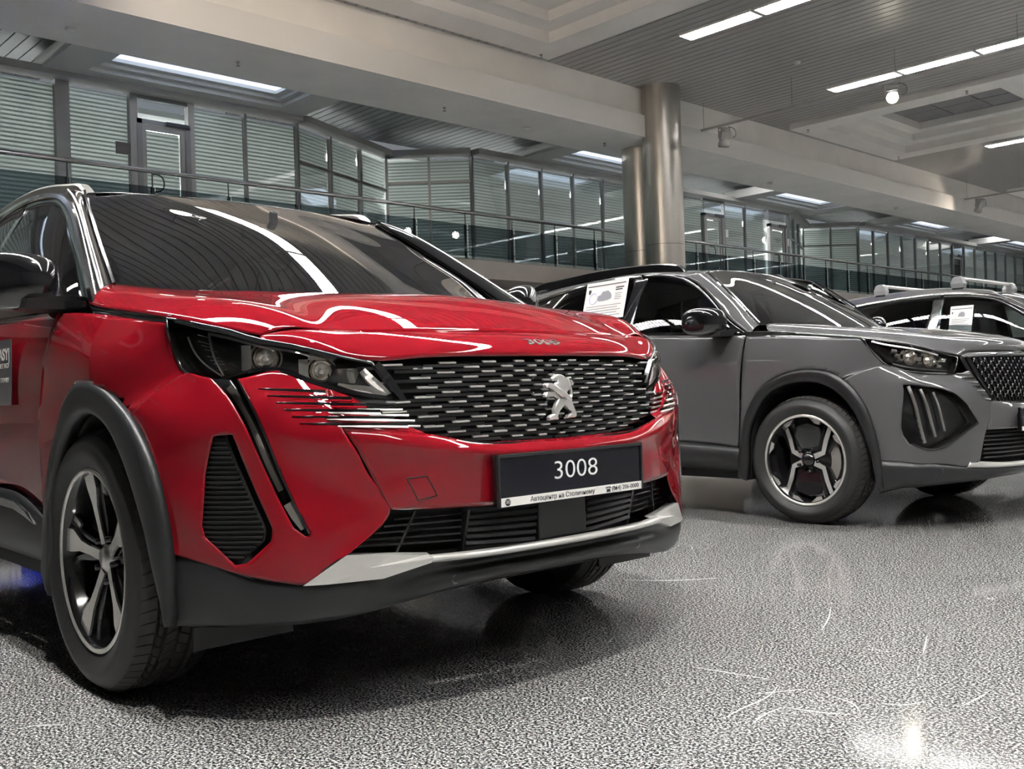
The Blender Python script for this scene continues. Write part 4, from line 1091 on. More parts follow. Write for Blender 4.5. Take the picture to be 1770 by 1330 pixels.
    for s in (-1,1):
        fr = (lambda r: r) if s < 0 else flip_rows
        def side_rows(xs, lowz):
            out = []
            lv = [(1,1.0),(.97,None),(.90,None),(.82,None),(.70,None),(.56,None)]
            yv = lambda z: np.interp(z, [.40,.50,.60,.72,.82,.90,.96,1.02,1.08,1.16],[-.885,-.893,-.902,-.914,-.917,-.915,-.907,-.893,-.876,-.855])
            for t in np.linspace(0,1,8):
                r = []
                for (xt, xb, zl) in xs:
                    zt = beltz(xt); z = zt+(zl-zt)*t; x = xt+(xb-xt)*min(1,t*1.6)
                    r.append((x, float(yv(z)), z))
                out.append(r)
            return out
        panel('front_door', fr(side_rows([(-.235,-.372,.435),(-.6,-.62,.50),(-.95,-.95,.50),(-1.30,-1.32,.50)], 0)), M_red, root, .02, .002, out=(0,s,0))
        panel('rear_door', fr(side_rows([(-1.30,-1.32,.50),(-1.6,-1.6,.50),(-1.9,-1.9,.50),(-2.35,-2.30,.50)], 0)), M_red, root, .02, .002, [('side',cut2)], out=(0,s,0))
        panel('rear_quarter', fr([[(p[0],p[1]*(1.0 if p[0] > -2.9 else .97),p[2]) for p in r] for r in side_rows([(-2.35,-2.30,.50),(-2.7,-2.7,.50),(-3.1,-3.1,.50),(-3.42,-3.48,.50)], 0)]), M_red, root, .02, .002, [('side',cut2)], out=(0,s,0))
        # sill cladding with gloss insert
        sc_ = [[(-.345,-.905,.43),(-.6,-.907,.495),(-.95,-.907,.50),(-1.6,-.907,.50),(-2.30,-.905,.50)],
               [(-.335,-.915,.40),(-.6,-.918,.43),(-.95,-.918,.43),(-1.6,-.918,.43),(-2.30,-.915,.43)],
               [(-.32,-.912,.33),(-.6,-.915,.345),(-.95,-.915,.345),(-1.6,-.915,.345),(-2.30,-.912,.34)],
               [(-.315,-.86,.285),(-.6,-.87,.29),(-.95,-.87,.29),(-1.6,-.87,.29),(-2.30,-.86,.29)]]
        sill = panel('sill_cladding', fr(sc_), M_plastic, root, .03, 0, out=(0,s,-.2))
        gi = [(-.42,.418),(-.50,.452),(-.62,.475),(-.95,.485),(-.95,.455),(-.62,.448),(-.50,.432)]
        fz = ((0,s*.918,0),(1,0,0),(0,0,1),(0,s,0)); mbz = MB(); mbz.prism(gi, fz, -.004, .006, bev=.002); mbz.build('sill_insert', M_black, sill)
        # chrome line round the side windows and the window glass
        chrome = [(-.037,-.864,1.043),(-.19,-.825,1.14),(-.343,-.786,1.238),(-.563,-.732,1.374),(-.70,-.704,1.442),(-.80,-.690,1.478),(-.998,-.674,1.520),(-1.22,-.663,1.546),(-1.643,-.658,1.546),(-2.1,-.655,1.515),(-2.6,-.655,1.43),(-2.95,-.66,1.33)]
        strip('window_chrome', fr([chrome])[0], .020, M_chrome, root, .006, 90, (0,s*.9,.4))
        glassl = [(-.235,-.832,1.082),(-.345,-.803,1.150),(-.445,-.778,1.218),(-.60,-.741,1.318),(-.716,-.713,1.391),(-.836,-.692,1.448),(-.995,-.677,1.487),(-1.15,-.670,1.503),(-1.30,-.667,1.510)]
        base = [(x,-.872+.0*i,beltz(x)+.030) for i,(x,_,_) in enumerate(glassl)]
        gm = [tuple(.5*(np.array(a)+np.array(b))+np.array([0,-.012,0])) for a,b in zip(glassl,base)]
        panel('front_side_window', fr([glassl,gm,base]), M_win, root, .03, 0, thick=0, out=(0,s,0))
        rx = [-1.38,-1.7,-2.0,-2.25]; rl_ = [(-1.38,-.665,1.512),(-1.7,-.662,1.508),(-2.0,-.66,1.485),(-2.25,-.662,1.445)]
        rb = [(x,-.872,beltz(x)+.005) for x in rx]
        panel('rear_side_window', fr([rl_,[tuple(.5*(np.array(a)+np.array(b))+np.array([0,-.012,0])) for a,b in zip(rl_,rb)],rb]), M_priv, root, .03, 0, thick=0, out=(0,s,0))
        qx = [(-2.30,-.662,1.43),(-2.6,-.662,1.375),(-2.9,-.665,1.30)]; qb = [(x,-.868,beltz(-2.3)+.01) for x in (-2.30,-2.6,-2.85)]
        panel('quarter_window', fr([qx,[tuple(.5*(np.array(a)+np.array(b))+np.array([0,-.012,0])) for a,b in zip(qx,qb)],qb]), M_priv, root, .03, 0, thick=0, out=(0,s,0))
        # window frames (black): front header between glass and chrome, B pillar, belt moulding
        fo = [tuple(np.array(p)+np.array([0,.004,0])) for p in ((-.06,-.858,1.055),(-.19,-.824,1.138),(-.343,-.784,1.236),(-.563,-.730,1.372),(-.72,-.700,1.449),(-.85,-.684,1.492),(-.998,-.672,1.518),(-1.15,-.665,1.537),(-1.30,-.661,1.546))]
        panel('door_window_frame', fr([fo,[tuple(.5*(np.array(a)+np.array(b))+np.array([0,-.004,0])) for a,b in zip(fo,glassl)],glassl]), M_black, root, .02, 0, out=(0,s,.3))
        panel('pillar_b', fr([[(-1.28,-.668,1.515),(-1.40,-.664,1.515)],[(-1.27,-.775,1.32),(-1.40,-.772,1.32)],[(-1.26,-.874,1.12),(-1.42,-.874,1.128)]]), M_black, root, .03, 0, out=(0,s,0))
        panel('rear_window_frame', fr([[(-1.30,-.660,1.548),(-1.7,-.657,1.544),(-2.1,-.654,1.512),(-2.6,-.654,1.428),(-2.95,-.66,1.33)],[(-1.35,-.664,1.512),(-1.7,-.661,1.508),(-2.1,-.658,1.470),(-2.6,-.660,1.375),(-2.92,-.664,1.28)]]), M_black, root, .03, 0, out=(0,s,.3))
        panel('pillar_c', fr([[(-2.25,-.66,1.45),(-2.31,-.66,1.44)],[(-2.28,-.77,1.30),(-2.36,-.77,1.30)],[(-2.24,-.872,1.17),(-2.40,-.872,1.17)]]), M_black, root, .03, 0, out=(0,s,0))
        panel('pillar_d', fr([[(-2.86,-.66,1.35),(-3.05,-.62,1.36),(-3.15,-.55,1.38)],[(-2.88,-.78,1.25),(-3.15,-.72,1.25),(-3.28,-.6,1.25)],[(-2.80,-.87,1.17),(-3.2,-.80,1.17),(-3.40,-.66,1.15)]]), M_blackroof, root, .03, 0, out=(-.5,s,0))
        strip('belt_moulding', fr([[(-.06,-.876,1.046),(-.22,-.880,1.058),(-.6,-.884,1.073),(-1.0,-.883,1.088),(-1.6,-.880,1.112),(-2.3,-.874,1.140),(-2.82,-.868,1.158)]])[0], [.016,.044,.046,.046,.046,.046,.046], M_black, root, .006, 40, (0,s,0))
        # A pillar between screen and chrome line
        ch = [(-.037,-.860,1.046),(-.19,-.822,1.142),(-.343,-.783,1.240),(-.563,-.729,1.376),(-.70,-.701,1.446),(-.80,-.687,1.482),(-.90,-.676,1.505)]
        wsx = [(-.175,-.752,1.112),(-.285,-.730,1.185),(-.40,-.706,1.258),(-.565,-.669,1.361),(-.67,-.645,1.424),(-.745,-.626,1.468),(-.815,-.606,1.507)]
        mi_ = [tuple(.5*(np.array(a)+np.array(b))+np.array([.012,-.014,.012])) for a,b in zip(ch,wsx)]
        panel('pillar_a', fr([ch,mi_,wsx]), M_black, root, .015, 0, out=(.4,s,.5))
        strip('screen_moulding', fr([[tuple(np.array(p)+np.array([.006,-.004,.006])) for p in wsx]])[0], .010, M_black, root, .006, 30, (.5,.5*s,.6))
        strip('pillar_joint', fr([[tuple(np.array(p)+np.array([.002,-.002,.002])) for p in mi_]])[0], .006, M_satin, root, .002, 30, (.5,.6*s,.5))
        # roof side and rail
        rail = [(-.83,-.585,1.505),(-.86,-.585,1.535),(-.95,-.585,1.562),(-1.2,-.588,1.598),(-1.7,-.59,1.612),(-2.2,-.585,1.588),(-2.62,-.575,1.530),(-2.72,-.57,1.495)]
        mbr = MB(); Q = curve(fr([rail])[0], 60)
        vs = []; fs = []
        for i,q in enumerate(Q):
            t = i/(len(Q)-1); hgt = .034*min(1, 6*t, 6*(1-t))+.004
            for dy,dz in ((-.020,-hgt-.01),(-.024,-.004),(-.016,.004),(.012,.004),(.020,-.004),(.020,-hgt-.01)): vs.append((q[0],q[1]+dy*1.0,q[2]+dz))
        for i in range(len(Q)-1):
            for j in range(6): fs.append((i*6+j,i*6+(j+1)%6,(i+1)*6+(j+1)%6,(i+1)*6+j))
        mbr.add(vs,fs,0,False); mbr.add(vs[:6],[tuple(range(6))]); mbr.add(vs[-6:],[tuple(range(6))]); mbr.build('roof_rail', M_satin, root)
        # mirror
        mirror_unit(root, s, .045, -.022, -.03)
        # wheels
        wheel(root, (0,s*.80,.352), s, .704, .478, .225, 'five', 0.0)
        wheel(root, (-2.675,s*.80,.352), s, .704, .478, .225, 'five')
        rings = []
        AI2 = [(x-2.675,z) for x,z in arch_pts(arch_i,60)]
        for (xo,zo),(xi,zi) in zip(AO2, AI2): rings.append([(xo,-.905,zo),(xo,-.922,zo),(.55*xo+.45*xi,-.928,.55*zo+.45*zi),(xi,-.922,zi),(xi,-.88,zi)])
        panel('arch_cladding', fr(rings), M_plastic, root, .03, 0, thick=.003, out=(0,s,0))
        vs = [(x, s*yy, z) for yy in (.895,.55) for x,z in AI2]; n_ = len(AI2)
        lin = MB(); lin.add(vs, [(i,i+1,n_+i+1,n_+i) for i in range(n_-1)] + [tuple(range(n_,2*n_))]); lin.build('wheel_arch_liner', M_under, root)
        # rear lamp
        MB().box((-3.42,s*.60,.98),(.05,.40,.12)).build('rear_lamp', mat('rear_lamp_red', (.25,.01,.01), .15, coat=1), root, bevel=.02)
    # ---------- screen, roof, rear
    ws = [
     [(.035,0,1.085),(.012,-.25,1.088),(-.06,-.50,1.098),(-.185,-.752,1.108)],
     [(-.20,0,1.222),(-.22,-.25,1.221),(-.27,-.48,1.218),(-.345,-.718,1.222)],
     [(-.42,0,1.342),(-.44,-.24,1.340),(-.475,-.46,1.333),(-.515,-.681,1.328)],
     [(-.66,0,1.455),(-.67,-.23,1.452),(-.685,-.44,1.442),(-.70,-.638,1.440)],
     [(-.90,0,1.553),(-.895,-.22,1.548),(-.865,-.43,1.533),(-.812,-.607,1.505)]]
    panel('windscreen', mirror_rows(ws), M_ws, root, .02, 0, thick=0, out=(.5,0,.8))
    rf = [
     [(-.90,0,1.556),(-.895,-.22,1.551),(-.865,-.43,1.536),(-.812,-.607,1.508),(-.85,-.680,1.492)],
     [(-1.2,0,1.590),(-1.2,-.22,1.587),(-1.2,-.43,1.575),(-1.2,-.59,1.558),(-1.2,-.662,1.545)],
     [(-1.7,0,1.605),(-1.7,-.22,1.602),(-1.7,-.43,1.590),(-1.7,-.59,1.567),(-1.7,-.658,1.546)],
     [(-2.3,0,1.580),(-2.3,-.22,1.577),(-2.3,-.43,1.562),(-2.3,-.58,1.535),(-2.3,-.655,1.490)],
     [(-2.9,0,1.50),(-2.9,-.22,1.495),(-2.88,-.43,1.475),(-2.86,-.57,1.44),(-2.85,-.655,1.37)],
     [(-3.15,0,1.455),(-3.15,-.22,1.45),(-3.12,-.40,1.435),(-3.08,-.54,1.40),(-3.05,-.62,1.36)]]
    panel('roof', mirror_rows(rf), M_blackroof, root, .03, 0, out=(0,0,1))
    panel('headliner', mirror_rows([[(p[0]-.02,p[1]*.93,p[2]-.05) for p in r] for r in rf]), M_liner, root, .06, 0, thick=0, out=(0,0,-1))
    rg = [[(-3.15,0,1.44),(-3.13,-.3,1.43),(-3.08,-.54,1.39)],[(-3.30,0,1.25),(-3.29,-.35,1.25),(-3.22,-.62,1.24)],[(-3.42,0,1.08),(-3.40,-.38,1.08),(-3.33,-.70,1.08)]]
    panel('rear_window', mirror_rows(rg), M_priv, root, .05, 0, thick=0, out=(-1,0,.5))
    tg = [[(-3.42,0,1.08),(-3.40,-.38,1.08),(-3.36,-.72,1.10),(-3.30,-.83,1.13)],[(-3.50,0,.95),(-3.49,-.40,.95),(-3.45,-.70,.95),(-3.38,-.86,.95)],[(-3.50,0,.75),(-3.49,-.40,.75),(-3.46,-.70,.75),(-3.40,-.875,.75)],[(-3.52,0,.55),(-3.51,-.40,.55),(-3.48,-.70,.55),(-3.44,-.865,.55)]]
    panel('tailgate', mirror_rows(tg), M_red, root, .04, 0, out=(-1,0,0))
    rbp = [[(-3.52,0,.55),(-3.51,-.40,.55),(-3.48,-.70,.55),(-3.30,-.885,.52)],[(-3.54,0,.42),(-3.53,-.40,.42),(-3.49,-.70,.42),(-3.25,-.89,.42)],[(-3.48,0,.28),(-3.47,-.40,.28),(-3.43,-.70,.28),(-3.15,-.86,.28)]]
    panel('rear_bumper', mirror_rows(rbp), M_plastic, root, .04, 0, out=(-1,0,0))
    # ---------- underside and cabin
    ub = MB(); ub.span((-3.3,-.80,.24),(-3.05,.80,.55)); ub.span((-2.25,-.85,.24),(-.42,.85,.44)); ub.span((-.45,-.56,.24),(.62,.56,.62)); ub.span((-3.0,-.56,.26),(-2.3,.56,.6)); ub.build('underbody', M_under, root)
    MB().span((-.02,-.50,.60),(.50,.50,.93)).build('engine_cover', M_under, root)
    MB().span((-.42,-.80,.44),(-.22,.80,1.02)).build('bulkhead', M_under, root)
    dash = [[(-.10,0,1.06),(-.12,-.4,1.06),(-.17,-.74,1.06)],[(-.35,0,1.075),(-.36,-.4,1.075),(-.38,-.74,1.06)],[(-.55,0,1.05),(-.55,-.4,1.06),(-.52,-.74,1.03)],[(-.62,0,.95),(-.60,-.4,.97),(-.55,-.74,.95)],[(-.60,0,.62),(-.56,-.4,.70),(-.50,-.74,.70)]]
    panel('dashboard', mirror_rows(dash), M_trim, root, .05, 0, out=(0,0,1))
    MB().box((-.50,0,1.10),(.02,.26,.11)).build('centre_screen', M_black, root)
    steering(root, -.70, .37, 1.0)
    for y in (-.37,.37): seat(root, -1.05, y)
    mbb = MB(); mbb.span((-2.2,-.62,.5),(-1.75,.62,.72)); mbb.box((-2.2,0,.95),(.16,1.24,.55)); mbb.build('rear_bench', M_seat, root, bevel=.04)
    for y in (-.4,0,.4): MB().box((-2.24,y,1.28),(.10,.24,.16)).build('rear_headrest', M_seat, root, bevel=.03)
    rv = MB(); rv.box((-.62,0,1.395),(.03,.24,.07)); rv.box((-.60,0,1.44),(.03,.03,.06)); rv.build('rear_view_mirror', M_trim, root, bevel=.01)
    # wipers lying at the foot of the screen
    for y0,y1 in ((-.55,.05),(.08,.62)):
        P = [(-.02+.02*abs(y)-.16*y*y-.004,y,1.090+.012*y*y) for y in np.linspace(y0,y1,6)]
        MB().tube([tuple(p) for p in P], .007, 6).build('wiper', M_matt, root)
    return root
def mirror_unit(root, s, dx=0.0, dz=0.0, dy=0.0, k=1.0):
    prof = [(-.300,-.905,1.150,.035,.030),(-.275,-.925,1.148,.065,.060),(-.270,-.955,1.148,.078,.078),(-.285,-1.00,1.148,.080,.085),(-.310,-1.05,1.150,.074,.086),(-.345,-1.09,1.150,.055,.078),(-.37,-1.105,1.150,.025,.05)]
    rings = []
    for x,y,z,hx,hz in prof:
        r = []
        for t in np.linspace(0,2*math.pi,17)[:-1]:
            c, n = math.cos(t), math.sin(t)
            r.append((x+dx-.05+ (hx*(abs(c)**.7)*(1 if c>0 else -1) if c > 0 else -.05*(abs(c)**.5)), s*(abs(y)+dy), z+dz+hz*(abs(n)**.85)*(1 if n>0 else -1)))
        rings.append(r)
    o = loft('door_mirror', rings, M_black, root, sub=1)
    # matt lower arm
    arm = [[(-.27+dx+a, s*(y+dy), z+dz) for a,z in ((.02,zb),(.03,zt),(-.14,zt),(-.13,zb))] for y,zb,zt in ((.862,1.070,1.102),(.905,1.066,1.104),(.96,1.065,1.100),(1.02,1.068,1.092))]
    loft('mirror_arm', arm, M_matt, o, smooth=False)
    g = MB(); g.box((-.405+dx, s*(1.0+dy), 1.15+dz),(.004,.16,.12)); g.build('mirror_glass', M_chrome, o)
    return o
def lion(parent, c, k):
    """chrome emblem traced as solid pieces: body with raised head, two fore legs, two hind legs, tail"""
    X, Y, Z = c
    fr = ((X,Y,Z),(0,1,0),(0,0,1),(1,0,0))
    def tr(pts): return [((a_-715)/3186, (855-b_)/4085) for a_,b_ in pts]
    pieces = {
     'lion_body': tr([(622,660),(645,638),(690,612),(735,616),(782,645),(806,682),(824,735),(832,778),(806,800),(790,850),(745,845),(700,800),(678,755),(652,712),(690,698),(684,676),(650,684),(630,680)]),
     'fore_leg': tr([(536,728),(556,706),(600,708),(645,732),(700,765),(765,802),(815,850),(842,888),(832,918),(798,902),(766,866),(716,852),(660,808),(618,778),(580,756),(545,756)]),
     'fore_paw': tr([(536,828),(558,800),(610,792),(645,788),(685,825),(705,848),(722,876),(690,876),(640,850),(600,854),(560,860),(538,852)]),
     'hind_leg': tr([(696,868),(762,862),(790,900),(764,948),(704,1012),(684,1060),(688,1098),(576,1100),(574,1068),(600,1042),(636,1032),(636,988),(656,935)]),
     'hind_leg.': tr([(764,872),(838,892),(854,938),(878,998),(892,1040),(894,1068),(870,1084),(782,1086),(796,1050),(828,1034),(832,1020),(798,988),(750,940)]),
     'tail': tr([(822,870),(848,842),(858,820),(843,770),(828,720),(812,668),(820,646),(852,644),(872,680),(884,738),(866,738),(853,692),(840,670),(836,682),(848,720),(862,770),(876,830),(864,866),(840,888)])}
    off = {'lion_body':.006,'fore_leg':.012,'fore_paw':.007,'hind_leg':.007,'hind_leg.':.010,'tail':.005}
    root = None
    for n, p in pieces.items():
        mb = MB(); mb.prism(p, fr, -.004, off[n], 0, bev=.0028)
        o = mb.build(n.strip('.'), M_chrome, parent)
        o.data.materials[0] = M_emblem
    return root
M_emblem = mat('emblem_satin', (.78,.77,.75), .22, .7)
RED = red_car()
tag(RED, 'glossy red SUV with black roof and digits on its front number plate', 'car')

# ================================================================== compact SUV (grey one, and the blue one behind)
def compact_car(P, loc, words):
    root = empty('sport_utility_car', loc, -0.02065)
    hood = [
     [(.757,0,.897),(.748,-.2,.897),(.722,-.34,.896),(.700,-.44,.893),(.706,-.515,.876)],
     [(.742,0,.945),(.735,-.2,.945),(.70,-.38,.940),(.655,-.53,.930),(.632,-.645,.905)],
     [(.65,0,.985),(.64,-.2,.985),(.61,-.42,.979),(.56,-.61,.972),(.53,-.74,.944)],
     [(.45,0,1.028),(.44,-.2,1.028),(.41,-.44,1.022),(.365,-.68,1.018),(.33,-.825,.986)],
     [(.15,0,1.066),(.14,-.2,1.066),(.11,-.46,1.062),(.06,-.72,1.060),(-.02,-.855,1.028)],
     [(-.12,0,1.088),(-.13,-.2,1.090),(-.18,-.48,1.095),(-.29,-.73,1.104),(-.20,-.862,1.050)]]
    panel('hood', mirror_rows(hood), P, root, .02, .0025, out=(.2,0,1))
    nose = [
     [(.757,0,.897),(.748,-.2,.897),(.722,-.34,.896),(.700,-.44,.893),(.706,-.515,.876)],
     [(.785,0,.888),(.775,-.2,.888),(.748,-.34,.886),(.722,-.44,.882),(.712,-.516,.873)],
     [(.795,0,.870),(.785,-.2,.870),(.758,-.34,.869),(.735,-.44,.868),(.718,-.518,.868)]]
    panel('nose_panel', mirror_rows(nose), P, root, .02, .0015, out=(1,0,.4))
    arch_o = [(-.415,.24),(-.398,.38),(-.382,.50),(-.338,.616),(-.262,.720),(-.155,.790),(.0,.832),(.15,.820),(.258,.766),(.352,.655),(.400,.508),(.425,.36),(.432,.21)]
    arch_i = [(-.365,.22),(-.350,.34),(-.342,.465),(-.297,.588),(-.222,.690),(-.118,.749),(.01,.769),(.131,.753),(.223,.702),(.307,.600),(.357,.469),(.388,.34),(.405,.21)]
    AO = arch_pts(arch_o, 50); AI = arch_pts(arch_i, 50); cut = AO+[(.43,.1),(-.415,.1)]
    beltz = lambda x: 1.040+(-x-.35)*.062
    yv = lambda z: float(np.interp(z, [.36,.45,.55,.68,.80,.90,.97,1.04,1.12,1.2],[-.868,-.862,-.866,-.880,-.889,-.886,-.876,-.858,-.838,-.815]))
    def ring_arch(AO_, AI_, fr, dx=0):
        yb_ = lambda x: -.888 if x-dx < .22 else -.888+.045*((x-dx-.22)/.22)**1.7
        return fr([[(xo,yb_(xo)+.010,zo),(xo,yb_(xo)-.006,zo),(.5*xo+.5*xi,yb_(xi)-.010,.5*zo+.5*zi),(xi,yb_(xi)-.004,zi),(xi,yb_(xi)+.035,zi)] for (xo,zo),(xi,zi) in zip(AO_,AI_)])
    for s in (-1,1):
        fr = (lambda r: r) if s < 0 else flip_rows
        fend = [
         [(-.350,-.861,1.040),(-.04,-.857,1.024),(.15,-.846,1.004),(.325,-.826,.983)],
         [(-.357,-.878,.96),(-.04,-.880,.945),(.15,-.872,.935),(.362,-.815,.934)],
         [(-.368,-.887,.85),(-.04,-.893,.84),(.16,-.888,.84),(.432,-.796,.846)],
         [(-.380,-.885,.74),(-.08,-.890,.74),(.15,-.886,.76),(.30,-.866,.80)],
         [(-.398,-.872,.58),(-.2,-.885,.60),(.0,-.885,.62),(.15,-.885,.72)],
         [(-.422,-.864,.40),(-.3,-.87,.45),(-.1,-.87,.5),(.1,-.87,.6)]]
        panel('fender', fr(fend), P, root, .02, .0025, [('side',cut)], out=(0,s,0))
        strip('fender_trim', fr([[(-.345,-.868,1.046),(-.20,-.866,1.040),(-.10,-.864,1.036),(-.03,-.860,1.031)]])[0], [.028,.028,.024,.004], M_black, root, .004, 20, (0,s,.1))
        panel('arch_cladding', ring_arch(AO,AI,fr), M_plastic, root, .02, 0, thick=.003, out=(0,s,0))
        for off in (0,-2.605):
            vs = [(x+off, s*yy, z) for yy in (.86,.52) for x,z in AI]; n_ = len(AI)
            mb = MB(); mb.add(vs, [(i,i+1,n_+i+1,n_+i) for i in range(n_-1)]+[tuple(range(n_,2*n_))]); mb.build('wheel_arch_liner', M_under, root)
        # bumper corner with lamp pod opening
        bs = [
         [(.15,-.885,.72),(.30,-.866,.80),(.436,-.794,.843),(.545,-.735,.799),(.625,-.662,.786),(.690,-.578,.783),(.740,-.512,.800)],
         [(.20,-.885,.66),(.36,-.868,.70),(.520,-.808,.737),(.610,-.748,.728),(.690,-.662,.705),(.738,-.578,.70),(.778,-.470,.72)],
         [(.22,-.885,.60),(.40,-.857,.61),(.518,-.815,.62),(.632,-.738,.62),(.722,-.628,.62),(.768,-.535,.62),(.807,-.425,.640)],
         [(.24,-.885,.52),(.42,-.850,.52),(.518,-.815,.52),(.640,-.724,.515),(.730,-.606,.52),(.772,-.515,.53),(.803,-.440,.545)],
         [(.26,-.880,.43),(.428,-.846,.43),(.545,-.800,.435),(.640,-.722,.412),(.718,-.622,.42),(.765,-.535,.43),(.793,-.463,.490)],
         [(.28,-.878,.355),(.430,-.843,.352),(.530,-.800,.342),(.610,-.746,.334),(.690,-.645,.322),(.741,-.575,.312),(.775,-.505,.338)]]
        pod = [(.803,.738),(.78,.736),(.688,.713),(.632,.688),(.579,.633),(.508,.536),(.717,.407),(.741,.408),(.796,.439),(.809,.479),(.813,.52),(.807,.677)]
        pod_s = [(s*a,b) for a,b in pod]
        bc = panel('bumper_corner', fr(bs), P, root, .010, .0015, [('side',cut),('front',pod_s)], out=(.7,.7*s,0))
        back = fr([[(p[0]-.045,p[1]+.018,p[2]) for p in r] for r in bs])
        lp = panel('claw_lamp', back, M_lampblk, root, .012, 0, keep=('front',[(s*a,b) for a,b in pod]), out=(.7,.7*s,0))
        bb = bvh_of(fr(bs)); 
        n_ = len(pod); fe = [hitx(bb,s*a,b) for a,b in pod]; be = [p+np.array([-.05,-s*.02,0]) for p in fe]
        mb = MB(); mb.add([tuple(p) for p in fe+be], [(i,(i+1)%n_,n_+(i+1)%n_,n_+i) for i in range(n_)]); mb.build('lamp_shell', M_black, lp)
        for (a0,b0),(a1,b1),w_ in (((.788,.728),(.745,.44),.017),((.756,.712),(.708,.470),.013),((.714,.695),(.672,.497),.010)):
            strip('claw_light', [hitx(bb,s*(a0+(a1-a0)*t),b0+(b1-b0)*t)+np.array([-.012,-.006*s,0]) for t in (0,.33,.66,1)], w_, M_drl, lp, .006, 10, (.8,.6*s,0))
        for k in range(7):
            a0 = .806-.006*k; z0 = .62-.028*k
            strip('lamp_fin', [hitx(bb,s*a0,z0)+np.array([-.02,0,0]), hitx(bb,s*(.755-.004*k),z0-.06)+np.array([-.025,0,0])], .006, M_black, lp, .008, 4, (.6,.8*s,0))
        panel('lamp_cover', fr([[(p[0]-.003,p[1]+.001,p[2]) for p in r] for r in bs]), M_lampglass, lp, .014, 0, thick=0, keep=('front',pod_s), out=(.7,.7*s,0))
        strip('lamp_lower_edge', [hitx(bb,s*a,b)+np.array([.002,0,0]) for a,b in ((.79,.44),(.741,.410),(.717,.409),(.62,.47),(.51,.534))], .010, M_black, lp, .004, 20, (.7,.6*s,-.2))
        # headlight
        top = [(.329,-.824,.983),(.440,-.791,.962),(.561,-.719,.935),(.632,-.648,.903),(.700,-.552,.866)]
        low = [(.350,-.817,.955),(.436,-.794,.846),(.545,-.737,.801),(.625,-.664,.788),(.688,-.582,.786)]
        mid_ = [tuple(.5*(np.array(a)+np.array(b))+np.array([.012,-.010,0])) for a,b in zip(top,low)]
        hl = panel('headlight', fr([[tuple(np.array(p)+np.array([-.045,.03,0])) for p in r] for r in (top,mid_,low)]), M_lampblk, root, .02, 0, out=(.7,.7*s,0))
        Sh = surf(fr([top,mid_,low]), .008); nu, nv = Sh.shape[:2]
        def on(u, v, off=0.0):
            i = min(nu-1,int(round(u*(nu-1)))); j = min(nv-1,int(round(v*(nv-1)))); return Sh[i,j]+np.array([.75,.6*s,.1])*off
        edge = [on(0,t) for t in np.linspace(0,1,14)]+[on(t,1) for t in (.3,.6,1)]+[on(1,t) for t in np.linspace(1,0,14)]+[on(t,0) for t in (.6,.3,0)]
        MB().tube([tuple(p) for p in edge], .005, 6, caps=False).build('lamp_seal', M_black, hl)
        e2 = [np.array(p)+np.array([-.04,.03*-s,0]) for p in edge]; ne = len(edge)
        mb = MB(); mb.add([tuple(p) for p in edge+e2], [(i,(i+1)%ne,ne+(i+1)%ne,ne+i) for i in range(ne)]); mb.build('lamp_shell', M_lampblk, hl)
        rnd = random.Random(5)
        for v_, r_ in ((.52,.034),(.72,.030)):
            c = on(.50,v_,-.03); R3 = Vector((.85,.5*s,.05)).to_track_quat('Z','Y').to_matrix().to_4x4()
            q = MB(); q.lathe([(r_*1.2,.006),(r_*1.05,.0),(r_*.95,.006),(r_*.70,-.006),(r_*.62,.004),(r_*.3,.010),(0,.014)], 9, 'z', smooth=False); ob = q.build('projector_lens', M_ball, hl); ob.matrix_local = Matrix.Translation(c) @ R3
        for k in range(16):
            v_ = .36+.034*k; u_ = .30+.16*(k % 3)+rnd.uniform(-.04,.04); c = on(u_, v_, -.028)
            R4 = Vector((.85+rnd.uniform(-.3,.3),(.5+rnd.uniform(-.4,.4))*s,.05+rnd.uniform(-.4,.4))).to_track_quat('Z','Y').to_matrix().to_4x4()
            w_ = rnd.uniform(.010,.020); q = MB(); q.prism([(-w_,-w_*.5),(w_*.8,-w_*.7),(w_,w_*.4),(-w_*.6,w_*.6)], ((0,0,0),(1,0,0),(0,1,0),(0,0,1)), -.01, .006, bev=.004)
            ob = q.build('reflector_facet', M_lamp, hl); ob.matrix_local = Matrix.Translation(c) @ R4
        strip('lamp_brow_chrome', [on(.18,t,-.01) for t in np.linspace(.12,.8,7)], .008, M_satin, hl, .005, 20, (.7,.6*s,.3))
        strip('lamp_lower_chrome', [on(.86,t,-.01) for t in np.linspace(.35,.92,7)], .006, M_satin, hl, .005, 20, (.7,.6*s,.3))
        for k in range(6): strip('side_rung', [on(.3+.1*k,.08+.035*k,-.01), on(.3+.1*k,.22+.02*k,-.01)], .004, M_black, hl, .004, 3, (.4,.9*s,0))
        panel('lamp_cover', fr([top,mid_,low]), M_lampglass, hl, .02, 0, thick=0, out=(.7,.7*s,0))
        # fading slats beside the grille
        for k in range(7):
            z = .785-.022*k; y0 = .575-.018*k; y1 = .515-.014*k
            strip('bumper_slat', [hitx(bb,s*(y0+(y1-y0)*t),z-.004*t)+np.array([.002,0,0]) for t in (0,.5,1)], [.003,.006,.008], M_satin if k % 2 == 0 else M_black, bc, .004, 6, (.8,.5*s,.2))
        # doors and rear quarter
        def side_rows(xs):
            out = []
            for t in np.linspace(0,1,8):
                r = []
                for xt,xb,zl in xs:
                    zt = beltz(xt); z = zt+(zl-zt)*t; r.append((xt+(xb-xt)*t, yv(z), z))
                out.append(r)
            return out
        a2 = [(x-2.605,z) for x,z in AO]; cut2 = a2+[(-2.605+.43,.1),(-2.605-.415,.1)]
